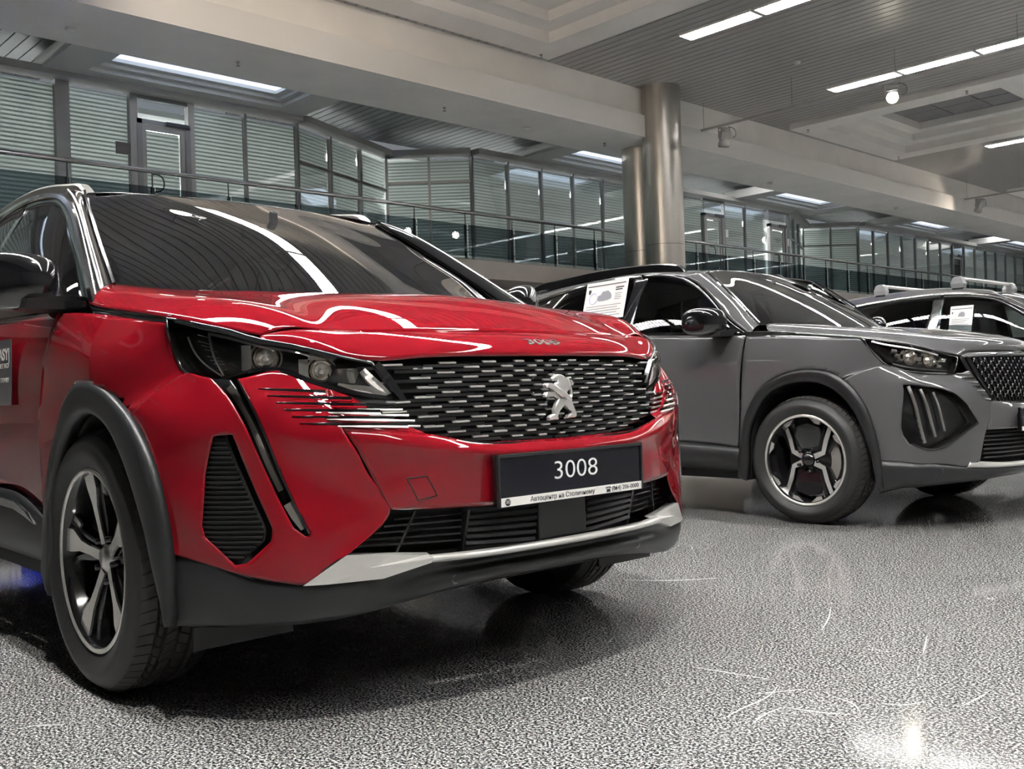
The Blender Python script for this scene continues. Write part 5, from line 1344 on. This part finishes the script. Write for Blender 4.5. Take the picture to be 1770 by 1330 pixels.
        panel('front_door', fr(side_rows([(-.355,-.427,.40),(-.65,-.65,.42),(-.95,-.95,.43),(-1.27,-1.27,.44)])), P, root, .025, .0025, out=(0,s,0))
        panel('rear_door', fr(side_rows([(-1.27,-1.27,.44),(-1.6,-1.6,.44),(-1.9,-1.9,.44),(-2.28,-2.25,.44)])), P, root, .025, .0025, [('side',cut2)], out=(0,s,0))
        panel('rear_quarter', fr([[(p[0],p[1]*(1 if p[0]>-2.9 else .97),p[2]) for p in r] for r in side_rows([(-2.28,-2.25,.44),(-2.6,-2.6,.44),(-3.0,-3.0,.44),(-3.30,-3.36,.44)])]), P, root, .025, .0025, [('side',cut2)], out=(0,s,0))
        panel('arch_cladding', ring_arch(a2,[(x-2.605,z) for x,z in AI],fr,-2.605), M_plastic, root, .03, 0, thick=.003, out=(0,s,0))
        sc_ = [[(-.41,-.872,.40),(-.65,-.868,.42),(-1.3,-.868,.44),(-2.25,-.87,.44)],[(-.41,-.885,.37),(-.65,-.885,.385),(-1.3,-.885,.40),(-2.25,-.885,.40)],[(-.405,-.88,.295),(-.65,-.88,.305),(-1.3,-.88,.31),(-2.25,-.88,.31)],[(-.40,-.82,.255),(-.65,-.82,.26),(-1.3,-.82,.26),(-2.25,-.82,.26)]]
        panel('sill_cladding', fr(sc_), M_plastic, root, .03, 0, out=(0,s,-.2))
        # glazing
        gl = [(-.500,-.788,1.110),(-.578,-.763,1.164),(-.687,-.724,1.258),(-.780,-.697,1.322),(-.866,-.676,1.372),(-1.041,-.646,1.443),(-1.15,-.638,1.462),(-1.25,-.634,1.470)]
        base = [(x,-.838,beltz(x)+.012) for x,_,_ in gl]
        gm = [tuple(.5*(np.array(a)+np.array(b))+np.array([0,-.012,0])) for a,b in zip(gl,base)]
        panel('front_side_window', fr([gl,gm,base]), M_win, root, .03, 0, thick=0, out=(0,s,0))
        MB().add([(p[0],p[1]*-s,p[2]) for p in ((-.37,-.828,1.048),(-.50,-.793,1.112),(-.50,-.836,1.062))], [(0,1,2)] if s < 0 else [(0,2,1)]).build('mirror_sail', M_black, root)
        rl_ = [(-1.345,-.636,1.468),(-1.6,-.634,1.466),(-1.916,-.645,1.435),(-2.15,-.655,1.395)]; rb = [(x,-.836,beltz(x)+.012) for x,_,_ in rl_]
        panel('rear_side_window', fr([rl_,[tuple(.5*(np.array(a)+np.array(b))+np.array([0,-.012,0])) for a,b in zip(rl_,rb)],rb]), M_priv, root, .03, 0, thick=0, out=(0,s,0))
        qx = [(-2.22,-.658,1.38),(-2.45,-.662,1.335),(-2.62,-.668,1.295)]; qb = [(x,-.82,beltz(-2.2)+.02) for x in (-2.22,-2.45,-2.60)]
        panel('quarter_window', fr([qx,[tuple(.5*(np.array(a)+np.array(b))+np.array([0,-.01,0])) for a,b in zip(qx,qb)],qb]), M_priv, root, .03, 0, thick=0, out=(0,s,0))
        out_ = [(-.345,-.842,1.040),(-.520,-.783,1.140),(-.640,-.742,1.240),(-.760,-.700,1.338),(-.860,-.672,1.402),(-1.035,-.640,1.470),(-1.15,-.632,1.488),(-1.30,-.628,1.495)]
        panel('door_window_frame', fr([out_,[tuple(.5*(np.array(a)+np.array(b))+np.array([0,-.004,0])) for a,b in zip(out_,gl)],gl]), M_black, root, .02, 0, out=(0,s,.3))
        panel('pillar_b', fr([[(-1.24,-.634,1.474),(-1.36,-.634,1.474)],[(-1.235,-.745,1.28),(-1.37,-.745,1.28)],[(-1.23,-.840,1.10),(-1.38,-.840,1.11)]]), M_black, root, .03, 0, out=(0,s,0))
        panel('rear_window_frame', fr([[(-1.30,-.628,1.496),(-1.6,-.628,1.494),(-1.92,-.636,1.466),(-2.3,-.650,1.405),(-2.66,-.664,1.31)],[(-1.30,-.634,1.468),(-1.6,-.632,1.464),(-1.92,-.642,1.432),(-2.3,-.656,1.362),(-2.62,-.668,1.285)]]), M_black, root, .03, 0, out=(0,s,.3))
        panel('pillar_c', fr([[(-2.13,-.656,1.40),(-2.24,-.660,1.38)],[(-2.10,-.75,1.28),(-2.22,-.75,1.28)],[(-2.06,-.832,1.17),(-2.22,-.832,1.17)]]), M_black, root, .03, 0, out=(0,s,0))
        strip('belt_moulding', fr([[(-.40,-.846,1.050),(-.7,-.846,1.068),(-1.1,-.843,1.094),(-1.7,-.840,1.130),(-2.3,-.835,1.166),(-2.6,-.828,1.18)]])[0], .018, M_chrome if False else M_black, root, .006, 40, (0,s,0))
        strip('rear_pillar_chrome', fr([[(-1.975,-.648,1.428),(-2.06,-.74,1.30),(-2.12,-.83,1.165)]])[0], .014, M_satin, root, .006, 10, (0,s,.3))
        ch = [(-.340,-.838,1.046),(-.515,-.779,1.146),(-.635,-.738,1.246),(-.755,-.696,1.344),(-.855,-.668,1.408),(-.95,-.650,1.446)]
        wsx = [(-.352,-.726,1.104),(-.445,-.705,1.185),(-.535,-.680,1.262),(-.635,-.650,1.340),(-.715,-.624,1.400),(-.79,-.602,1.454)]
        mi_ = [tuple(.5*(np.array(a)+np.array(b))+np.array([.012,-.012,.010])) for a,b in zip(ch,wsx)]
        panel('pillar_a', fr([ch,mi_,wsx]), P, root, .02, 0, out=(.4,s,.5))
        strip('screen_moulding', fr([[tuple(np.array(p)+np.array([.006,-.003,.006])) for p in wsx]])[0], .010, M_black, root, .006, 30, (.5,.5*s,.6))
        rail = [(-.98,-.565,1.480),(-1.01,-.565,1.515),(-1.08,-.565,1.540),(-1.32,-.565,1.562),(-1.79,-.565,1.566),(-2.15,-.565,1.545),(-2.38,-.565,1.515),(-2.46,-.565,1.480)]
        Q = curve(fr([rail])[0], 50); mb = MB(); vs = []; fs = []
        for i,q in enumerate(Q):
            t = i/(len(Q)-1); hg = .030*min(1,6*t,6*(1-t))+.004
            for dy,dz in ((-.020,-hg-.02),(-.022,-.004),(-.014,.003),(.012,.003),(.018,-.004),(.018,-hg-.02)): vs.append((q[0],q[1]+dy,q[2]+dz))
        for i in range(len(Q)-1):
            for j in range(6): fs.append((i*6+j,i*6+(j+1)%6,(i+1)*6+(j+1)%6,(i+1)*6+j))
        mb.add(vs,fs); mb.add(vs[:6],[tuple(range(6))]); mb.add(vs[-6:],[tuple(range(6))]); mb.build('roof_rail', M_black, root)
        mirror_unit(root, s, -.19, -.025, -.035)
        wheel(root, (0,s*.775,.345), s, .690, .476, .215, 'cross'); wheel(root, (-2.605,s*.775,.345), s, .690, .476, .215, 'cross')
        MB().box((-3.30,s*.58,.92),(.06,.42,.14)).build('rear_lamp', mat('rear_lamp_red', (.25,.01,.01), .15, coat=1), root, bevel=.02)
    # front centre
    bf = [
     [(.852,0,.632),(.846,-.2,.632),(.830,-.33,.636),(.807,-.425,.642)],
     [(.888,0,.604),(.882,-.2,.604),(.856,-.33,.606),(.806,-.433,.606)],
     [(.882,0,.55),(.876,-.2,.55),(.850,-.33,.55),(.803,-.442,.548)],
     [(.870,0,.494),(.864,-.2,.494),(.840,-.33,.494),(.793,-.462,.494)]]
    panel('front_bumper', mirror_rows(bf), P, root, .02, .0015, out=(1,0,0))
    gr = [[(.790,0,.872),(.778,-.25,.872),(.750,-.42,.872),(.716,-.518,.872)],[(.830,0,.75),(.817,-.25,.75),(.784,-.41,.75),(.758,-.475,.76)],[(.850,0,.63),(.840,-.2,.63),(.822,-.33,.633),(.806,-.415,.638)]]
    gb_ = bvh_of(mirror_rows(gr)); grille = panel('grille', mirror_rows([[(p[0]-.02,p[1],p[2]) for p in r] for r in gr]), M_matt, root, .03, 0, out=(1,0,0))
    for s in (-1,1):
        for k in range(13):
            yt = .022+.0375*k; ybm = .018+.0305*k
            Pp = [hitx(gb_, s*(yt+(ybm-yt)*t), .866-.228*t, .78) for t in (0,.25,.5,.75,1)]
            strip('grille_bar', Pp, [.012,.013,.013,.012,.010], M_black, grille, .008, 12, (1,.2*s,0))
            for j in range(6):
                t = .06+.15*j+(.07 if k % 2 else 0); q = hitx(gb_, s*(yt+(ybm-yt)*t), .866-.228*t, .78)
                MB().box(tuple(q+np.array([.006,0,0])),(.004,.010,.018)).build('grille_tip', M_satin, grille)
        strip('grille_surround', [hitx(gb_,s*y,z,.73)+np.array([.004,0,0]) for y,z in ((.513,.868),(.478,.77),(.44,.70),(.412,.642))], .012, M_black, grille, .008, 12, (.9,.4*s,0))
    sh = [(-.045,.062),(.045,.062),(.048,.02),(.036,-.03),(0,-.075),(-.036,-.03),(-.048,.02)]
    mb = MB(); mb.prism(sh, ((.84,0,.752),(0,1,0),(0,0,1),(1,0,0)), -.01, .010, bev=.004); mb.build('shield_emblem', M_black, grille)
    mb = MB(); mb.tube([(.851,a,.752+b) for a,b in sh+sh[:1]], .004, 6, caps=False); mb.build('shield_rim', M_satin, grille)
    hd = [(-.02,.045),(.012,.05),(.026,.03),(.02,.008),(.028,-.02),(.008,-.052),(-.012,-.03),(-.03,-.012),(-.012,0),(-.034,.014),(-.012,.022)]
    mb = MB(); mb.prism(hd, ((.851,0,.752),(0,1,0),(0,0,1),(1,0,0)), -.004, .004, bev=.0015); mb.build('shield_lion', M_satin, grille)
    lettering('model_letters', words[1], .026, M_chrome, root, (.778,0,.8955), (0,1,0), (-.8,0,.6), .002, width=.11)
    # intake, skid, lower bumper
    li = [[(.865,0,.494),(.858,-.2,.494),(.834,-.33,.494),(.790,-.462,.494)],[(.865,0,.40),(.858,-.2,.40),(.832,-.34,.405),(.780,-.49,.41)],[(.868,0,.325),(.86,-.2,.325),(.83,-.35,.328),(.772,-.51,.336)]]
    ib = bvh_of(mirror_rows(li)); intake = panel('lower_intake', mirror_rows([[(p[0]-.06,p[1],p[2]) for p in r] for r in li]), M_matt, root, .03, 0, out=(1,0,0))
    for k in range(7):
        z = .478-.0215*k
        strip('intake_slat', [hitx(ib,y,z)+np.array([-.028,0,0]) for y in np.linspace(-.455,.455,9)], .009, M_matt, intake, .012, 24, (1,0,.4))
    sk = [[(.872,0,.325),(.864,-.2,.325),(.832,-.36,.326),(.785,-.475,.335),(.752,-.556,.345)],[(.890,0,.312),(.882,-.2,.312),(.848,-.36,.312),(.792,-.485,.318),(.746,-.570,.322)],[(.886,0,.300),(.878,-.2,.300),(.844,-.36,.301),(.790,-.478,.303),(.742,-.577,.310)]]
    panel('skid_bar', mirror_rows(sk), M_skid, root, .02, 0, out=(1,0,0))
    lb = [[(.878,0,.302),(.870,-.2,.302),(.840,-.36,.303),(.788,-.475,.305),(.738,-.578,.312),(.608,-.747,.338),(.50,-.815,.348),(.41,-.848,.354)],
          [(.880,0,.288),(.872,-.2,.288),(.840,-.36,.28),(.792,-.47,.275),(.738,-.575,.275),(.612,-.745,.285),(.505,-.815,.28),(.415,-.848,.28)],
          [(.862,0,.272),(.856,-.2,.270),(.826,-.36,.26),(.782,-.47,.252),(.722,-.58,.246),(.59,-.755,.240),(.50,-.812,.230),(.412,-.846,.210)],
          [(.78,0,.24),(.775,-.2,.24),(.75,-.36,.235),(.71,-.46,.23),(.65,-.56,.225),(.53,-.70,.21),(.46,-.75,.20),(.40,-.79,.19)]]
    low_b = panel('lower_bumper', mirror_rows(lb), M_plastic, root, .02, 0, out=(.5,0,-.3))
    for s in (-1,1): MB().lathe([(0,.006),(.013,.006),(.014,0)], 14, 'x', c=(.664,s*.682,.300)).build('parking_sensor', M_plastic, low_b)
    pr = empty('number_plate', (.890,0,.540), 0, root); W2, H2 = .265, .060
    mb = MB(); mb.prism([(-W2,-H2),(W2,-H2),(W2,H2),(-W2,H2)], ((0,0,0),(0,1,0),(0,0,1),(1,0,0)), -.02, 0, bev=.003); mb.build('plate_frame', M_black, pr)
    MB().span((.0005,-W2+.008,-H2+.024),(.002,W2-.008,H2-.008)).build('plate_face', words[3], pr)
    MB().span((.0005,-W2+.006,-H2+.001),(.004,W2-.004,-H2+.022)).build('dealer_strip', M_platew, pr)
    lettering('plate_text', words[0], .062, words[4], pr, (.0025,words[5] if len(words) > 5 else 0,.012), (0,1,0), (0,0,1), .0004, width=words[2])
    MB().span((.0042,-W2+.02,-H2+.006),(.0046,-W2+.030,-H2+.018)).build('strip_mark', M_ink, pr)
    # screen, roof, rear
    ws = [[(-.105,0,1.080),(-.135,-.25,1.084),(-.22,-.5,1.092),(-.36,-.726,1.100)],
          [(-.33,0,1.216),(-.35,-.25,1.214),(-.40,-.48,1.208),(-.475,-.698,1.205)],
          [(-.54,0,1.330),(-.555,-.24,1.327),(-.585,-.45,1.316),(-.605,-.660,1.312)],
          [(-.74,0,1.428),(-.75,-.23,1.424),(-.745,-.43,1.408),(-.71,-.626,1.392)],
          [(-.93,0,1.508),(-.92,-.22,1.503),(-.88,-.42,1.484),(-.792,-.603,1.452)]]
    panel('windscreen', mirror_rows(ws), M_ws, root, .03, 0, thick=0, out=(.5,0,.8))
    rf = [[(-.93,0,1.511),(-.92,-.22,1.506),(-.88,-.42,1.487),(-.792,-.603,1.455),(-.90,-.660,1.432)],
          [(-1.2,0,1.540),(-1.2,-.22,1.537),(-1.2,-.42,1.525),(-1.2,-.57,1.510),(-1.2,-.632,1.492)],
          [(-1.7,0,1.548),(-1.7,-.22,1.545),(-1.7,-.42,1.532),(-1.7,-.57,1.512),(-1.7,-.630,1.490)],
          [(-2.2,0,1.528),(-2.2,-.22,1.524),(-2.2,-.42,1.510),(-2.2,-.57,1.485),(-2.2,-.646,1.420)],
          [(-2.7,0,1.47),(-2.7,-.22,1.465),(-2.68,-.42,1.445),(-2.66,-.57,1.40),(-2.64,-.665,1.31)],
          [(-2.95,0,1.42),(-2.95,-.22,1.415),(-2.92,-.40,1.395),(-2.88,-.55,1.355),(-2.80,-.66,1.27)]]
    panel('roof', mirror_rows(rf), P, root, .03, 0, out=(0,0,1))
    panel('headliner', mirror_rows([[(p[0]-.02,p[1]*.93,p[2]-.05) for p in r] for r in rf]), M_liner, root, .08, 0, thick=0, out=(0,0,-1))
    rg = [[(-2.96,0,1.41),(-2.93,-.3,1.395),(-2.88,-.54,1.345)],[(-3.10,0,1.22),(-3.08,-.35,1.22),(-3.0,-.62,1.20)],[(-3.22,0,1.05),(-3.20,-.38,1.05),(-3.12,-.68,1.06)]]
    panel('rear_window', mirror_rows(rg), M_priv, root, .06, 0, thick=0, out=(-1,0,.5))
    tg = [[(-3.22,0,1.05),(-3.20,-.38,1.05),(-3.14,-.68,1.07),(-2.66,-.80,1.17)],[(-3.33,0,.93),(-3.32,-.4,.93),(-3.27,-.68,.93),(-3.20,-.84,.93)],[(-3.36,0,.70),(-3.35,-.4,.70),(-3.32,-.68,.70),(-3.27,-.855,.70)],[(-3.38,0,.48),(-3.37,-.4,.48),(-3.33,-.68,.48),(-3.28,-.845,.48)]]
    panel('tailgate', mirror_rows(tg), P, root, .05, 0, out=(-1,0,0))
    panel('rear_bumper', mirror_rows([[(-3.38,0,.48),(-3.37,-.4,.48),(-3.33,-.7,.48),(-3.05,-.868,.46)],[(-3.40,0,.38),(-3.39,-.4,.38),(-3.35,-.7,.38),(-3.05,-.868,.36)],[(-3.33,0,.26),(-3.32,-.4,.26),(-3.28,-.68,.26),(-3.0,-.83,.26)]]), M_plastic, root, .05, 0, out=(-1,0,0))
    panel('pillar_d', mirror_rows([[(-2.60,-.668,1.295),(-2.80,-.66,1.27),(-2.92,-.60,1.30)],[(-2.60,-.75,1.23),(-2.9,-.70,1.2),(-3.04,-.62,1.2)],[(-2.58,-.825,1.17),(-2.95,-.77,1.12),(-3.14,-.68,1.07)]])[:0] or [[(-2.60,-.668,1.295),(-2.80,-.66,1.27),(-2.92,-.60,1.30)],[(-2.60,-.75,1.23),(-2.9,-.70,1.2),(-3.04,-.62,1.2)],[(-2.58,-.825,1.17),(-2.95,-.77,1.12),(-3.14,-.68,1.07)]], P, root, .04, 0, out=(0,-1,0))
    panel('pillar_d', flip_rows([[(-2.60,-.668,1.295),(-2.80,-.66,1.27),(-2.92,-.60,1.30)],[(-2.60,-.75,1.23),(-2.9,-.70,1.2),(-3.04,-.62,1.2)],[(-2.58,-.825,1.17),(-2.95,-.77,1.12),(-3.14,-.68,1.07)]]), P, root, .04, 0, out=(0,1,0))
    ub = MB(); ub.span((-3.15,-.75,.22),(-3.0,.75,.5)); ub.span((-2.2,-.82,.22),(-.45,.82,.40)); ub.span((-.45,-.53,.22),(.58,.53,.6)); ub.span((-3.0,-.52,.24),(-2.2,.52,.55)); ub.build('underbody', M_under, root)
    MB().span((-.05,-.46,.58),(.45,.46,.90)).build('engine_cover', M_under, root)
    MB().span((-.46,-.76,.40),(-.34,.76,1.0)).build('bulkhead', M_under, root)
    dash = [[(-.24,0,1.05),(-.26,-.4,1.05),(-.34,-.70,1.05)],[(-.50,0,1.06),(-.50,-.4,1.06),(-.52,-.70,1.05)],[(-.66,0,1.02),(-.66,-.4,1.03),(-.62,-.70,1.0)],[(-.70,0,.60),(-.66,-.4,.66),(-.60,-.70,.66)]]
    panel('dashboard', mirror_rows(dash), M_trim, root, .06, 0, out=(0,0,1))
    steering(root, -.78, .36, .97)
    for y in (-.36,.36): seat(root, -1.10, y)
    mbb = MB(); mbb.span((-2.15,-.58,.5),(-1.72,.58,.68)); mbb.box((-2.12,0,.90),(.16,1.16,.5)); mbb.build('rear_bench', M_seat, root, bevel=.04)
    rv = MB(); rv.box((-.74,0,1.36),(.03,.24,.07)); rv.box((-.72,0,1.40),(.03,.03,.06)); rv.build('rear_view_mirror', M_trim, root, bevel=.01)
    return root
GREY = compact_car(M_grey_paint, (-.105,3.774,0), ('НОВИЙ 2008', '2008', .40, M_plateb, M_platew))
tag(GREY, 'plain grey compact SUV with three upright claw lamps in its front corner', 'car')
BLUE = compact_car(M_blue, (-6.52,.36,0), ('MI', '2008', .15, M_platew, M_ink, .155)); tag(BLUE, 'bright blue car parked behind the red one, seen as a floor reflection', 'car')
PALE = copy_tree(RED, None, {'red_paint': M_silver_paint, 'roof_black': M_silver_paint})
PALE.location = (-.02,8.18,0); tag(PALE, 'pale grey SUV with silver roof rails and roof bars at the right edge', 'car')
# crossbars on the pale car
def crossbar(x, label):
    o = empty('roof_bar', (PALE.location.x, PALE.location.y, 0), -0.02065); tag(o, label, 'roof bar', 'roof bars on the pale grey car')
    bar = MB(); pts = [(-.030,-.012),(-.020,.010),(.020,.012),(.030,0),(.022,-.014)]
    bar.prism(pts, ((x,0,1.69),(1,0,0),(0,0,1),(0,1,0)), -.60, .60); bar.build('bar', M_satin, o)
    for s in (-1,1):
        ft = [[(x-.055,s*.59-.035,1.600),(x+.055,s*.59-.035,1.600),(x+.055,s*.59+.035,1.600),(x-.055,s*.59+.035,1.600)],
              [(x-.060,s*.595-.040,1.64),(x+.060,s*.595-.040,1.64),(x+.060,s*.595+.040,1.64),(x-.060,s*.595+.040,1.64)],
              [(x-.040,s*.60-.035,1.690),(x+.045,s*.60-.035,1.690),(x+.045,s*.59+.03,1.690),(x-.04,s*.59+.03,1.690)],
              [(x-.020,s*.60-.02,1.705),(x+.025,s*.60-.02,1.705),(x+.025,s*.59+.02,1.705),(x-.02,s*.59+.02,1.705)]]
        loft('foot', ft, mat('rack_grey', (.38,.38,.38), .35, .4), o, smooth=False)
        MB().box((x,s*.59,1.60),(.10,.06,.03)).build('clamp', M_matt, o)
crossbar(-1.18, 'front silver roof bar on the pale grey car'); crossbar(-1.95, 'rear silver roof bar on the pale grey car')
# price sheets on the side windows
def sheet(car, loc, w, h, rz, lean, label, roll=0.0):
    c, s = math.cos(-.02065), math.sin(-.02065); lx, ly_ = loc[0], loc[1]
    o = empty('price_sheet', (car.location.x+c*lx-s*ly_, car.location.y+s*lx+c*ly_, loc[2])); tag(o, label, 'sheet', 'price sheets on car windows')
    o.rotation_euler = (lean, roll, -.02065+rz)
    f = ((0,0,0),(1,0,0),(0,0,1),(0,-1,0))
    mb = MB(); mb.prism([(-w/2,-h/2),(w/2,-h/2),(w/2,h/2),(-w/2,h/2)], f, 0, .003); mb.build('paper', M_paper, o)
    MB().box((0,-.004,h*.40),(w*.92,.0008,.006)).build('rule', M_ink, o)
    return o, f
sh1, f1 = sheet(GREY, (-1.52,-.748,1.345), .37, .27, 0.0, -.30, 'white price sheet with a car picture on the grey car window', -.02)
g = mat('sheet_print', (.25,.25,.27), .7); lil = mat('sheet_lilac', (.55,.50,.78), .7)
def flat(poly, m, name, root, y=-.0035): 
    mb = MB(); mb.prism(poly, ((0,y,0),(1,0,0),(0,0,1),(0,-1,0)), 0, .0008); return mb.build(name, m, root)
flat([(-.075,.015),(-.065,.035),(-.045,.040),(-.03,.062),(.02,.066),(.045,.045),(.055,.030),(.055,.008),(.03,.0),(-.02,-.005),(-.06,-.002)], g, 'car_print', sh1)
t = np.linspace(0,2*math.pi,24)[:-1]
mb = MB(); mb.tube([(-.105+.036*math.cos(a),-.0045,.02+.038*math.sin(a)) for a in np.linspace(0,2*math.pi,24)], .003, 5, caps=False); mb.build('round_stamp', lil, sh1)
flat([(-.16,.085),(-.135,.085),(-.137,.062),(-.1475,.05),(-.158,.062)], M_ink, 'shield_print', sh1)
for zz, w_ in ((.075,.07),(.060,.06)): flat([(.085,zz),(.085+w_,zz),(.085+w_,zz+.008),(.085,zz+.008)], M_ink, 'text_line', sh1)
for k in range(4): flat([(.085,.035-.013*k),(.085+.06-.01*(k%2),.035-.013*k),(.085+.06-.01*(k%2),.039-.013*k),(.085,.039-.013*k)], g, 'text_line', sh1)
for k in range(5): flat([(-.16,-.04-.018*k),(.15-.03*(k%2),-.04-.018*k),(.15-.03*(k%2),-.036-.018*k),(-.16,-.036-.018*k)], g, 'text_line', sh1)
sh2, f2 = sheet(PALE, (-1.08,-.800,1.275), .21, .297, 0.0, -.28, 'upright white price sheet on the pale grey car window', .0)
flat([(-.03,.045),(-.02,.075),(.0,.09),(.025,.085),(.035,.06),(.03,.04)], g, 'car_print', sh2)
flat([(-.09,.09),(-.075,.09),(-.0825,.065)], M_ink, 'shield_print', sh2)
for k in range(9): flat([(-.085,.015-.017*k),(.075-.02*(k%3),.015-.017*k),(.075-.02*(k%3),.019-.017*k),(-.085,.019-.017*k)], g, 'text_line', sh2)
# grey sticker on the red front door
def door_sticker():
    c, s = math.cos(-.02065), math.sin(-.02065); lx, ly_ = -.745, -.9255
    o = empty('door_sticker', (c*lx-s*ly_, s*lx+c*ly_, .878), -.02065); tag(o, 'grey advertising sticker on the door of the red car', 'sticker')
    mb = MB(); mb.prism([(-.17,-.103),(.152,-.103),(.170,.103),(-.17,.103)], ((0,0,0),(1,0,0),(0,0,1),(0,-1,0)), 0, .002); mb.build('sheet', mat('sticker_grey', (.10,.10,.11), .4), o)
    lettering('sticker_text', 'BUY/EASY|', .05, M_platew, o, (.015,-.003,.055), (1,0,0), (0,0,1), .0003, width=.27, bold=.001)
    lettering('sticker_text', 'КУПУЙ ЛЕГКО', .02, M_platew, o, (.02,-.003,.020), (1,0,0), (0,0,1), .0003, width=.24)
    lettering('sticker_text', '0% НА РОЗСТРОЧКУ', .02, M_platew, o, (.02,-.003,-.025), (1,0,0), (0,0,1), .0003, width=.24)
    return o
door_sticker()
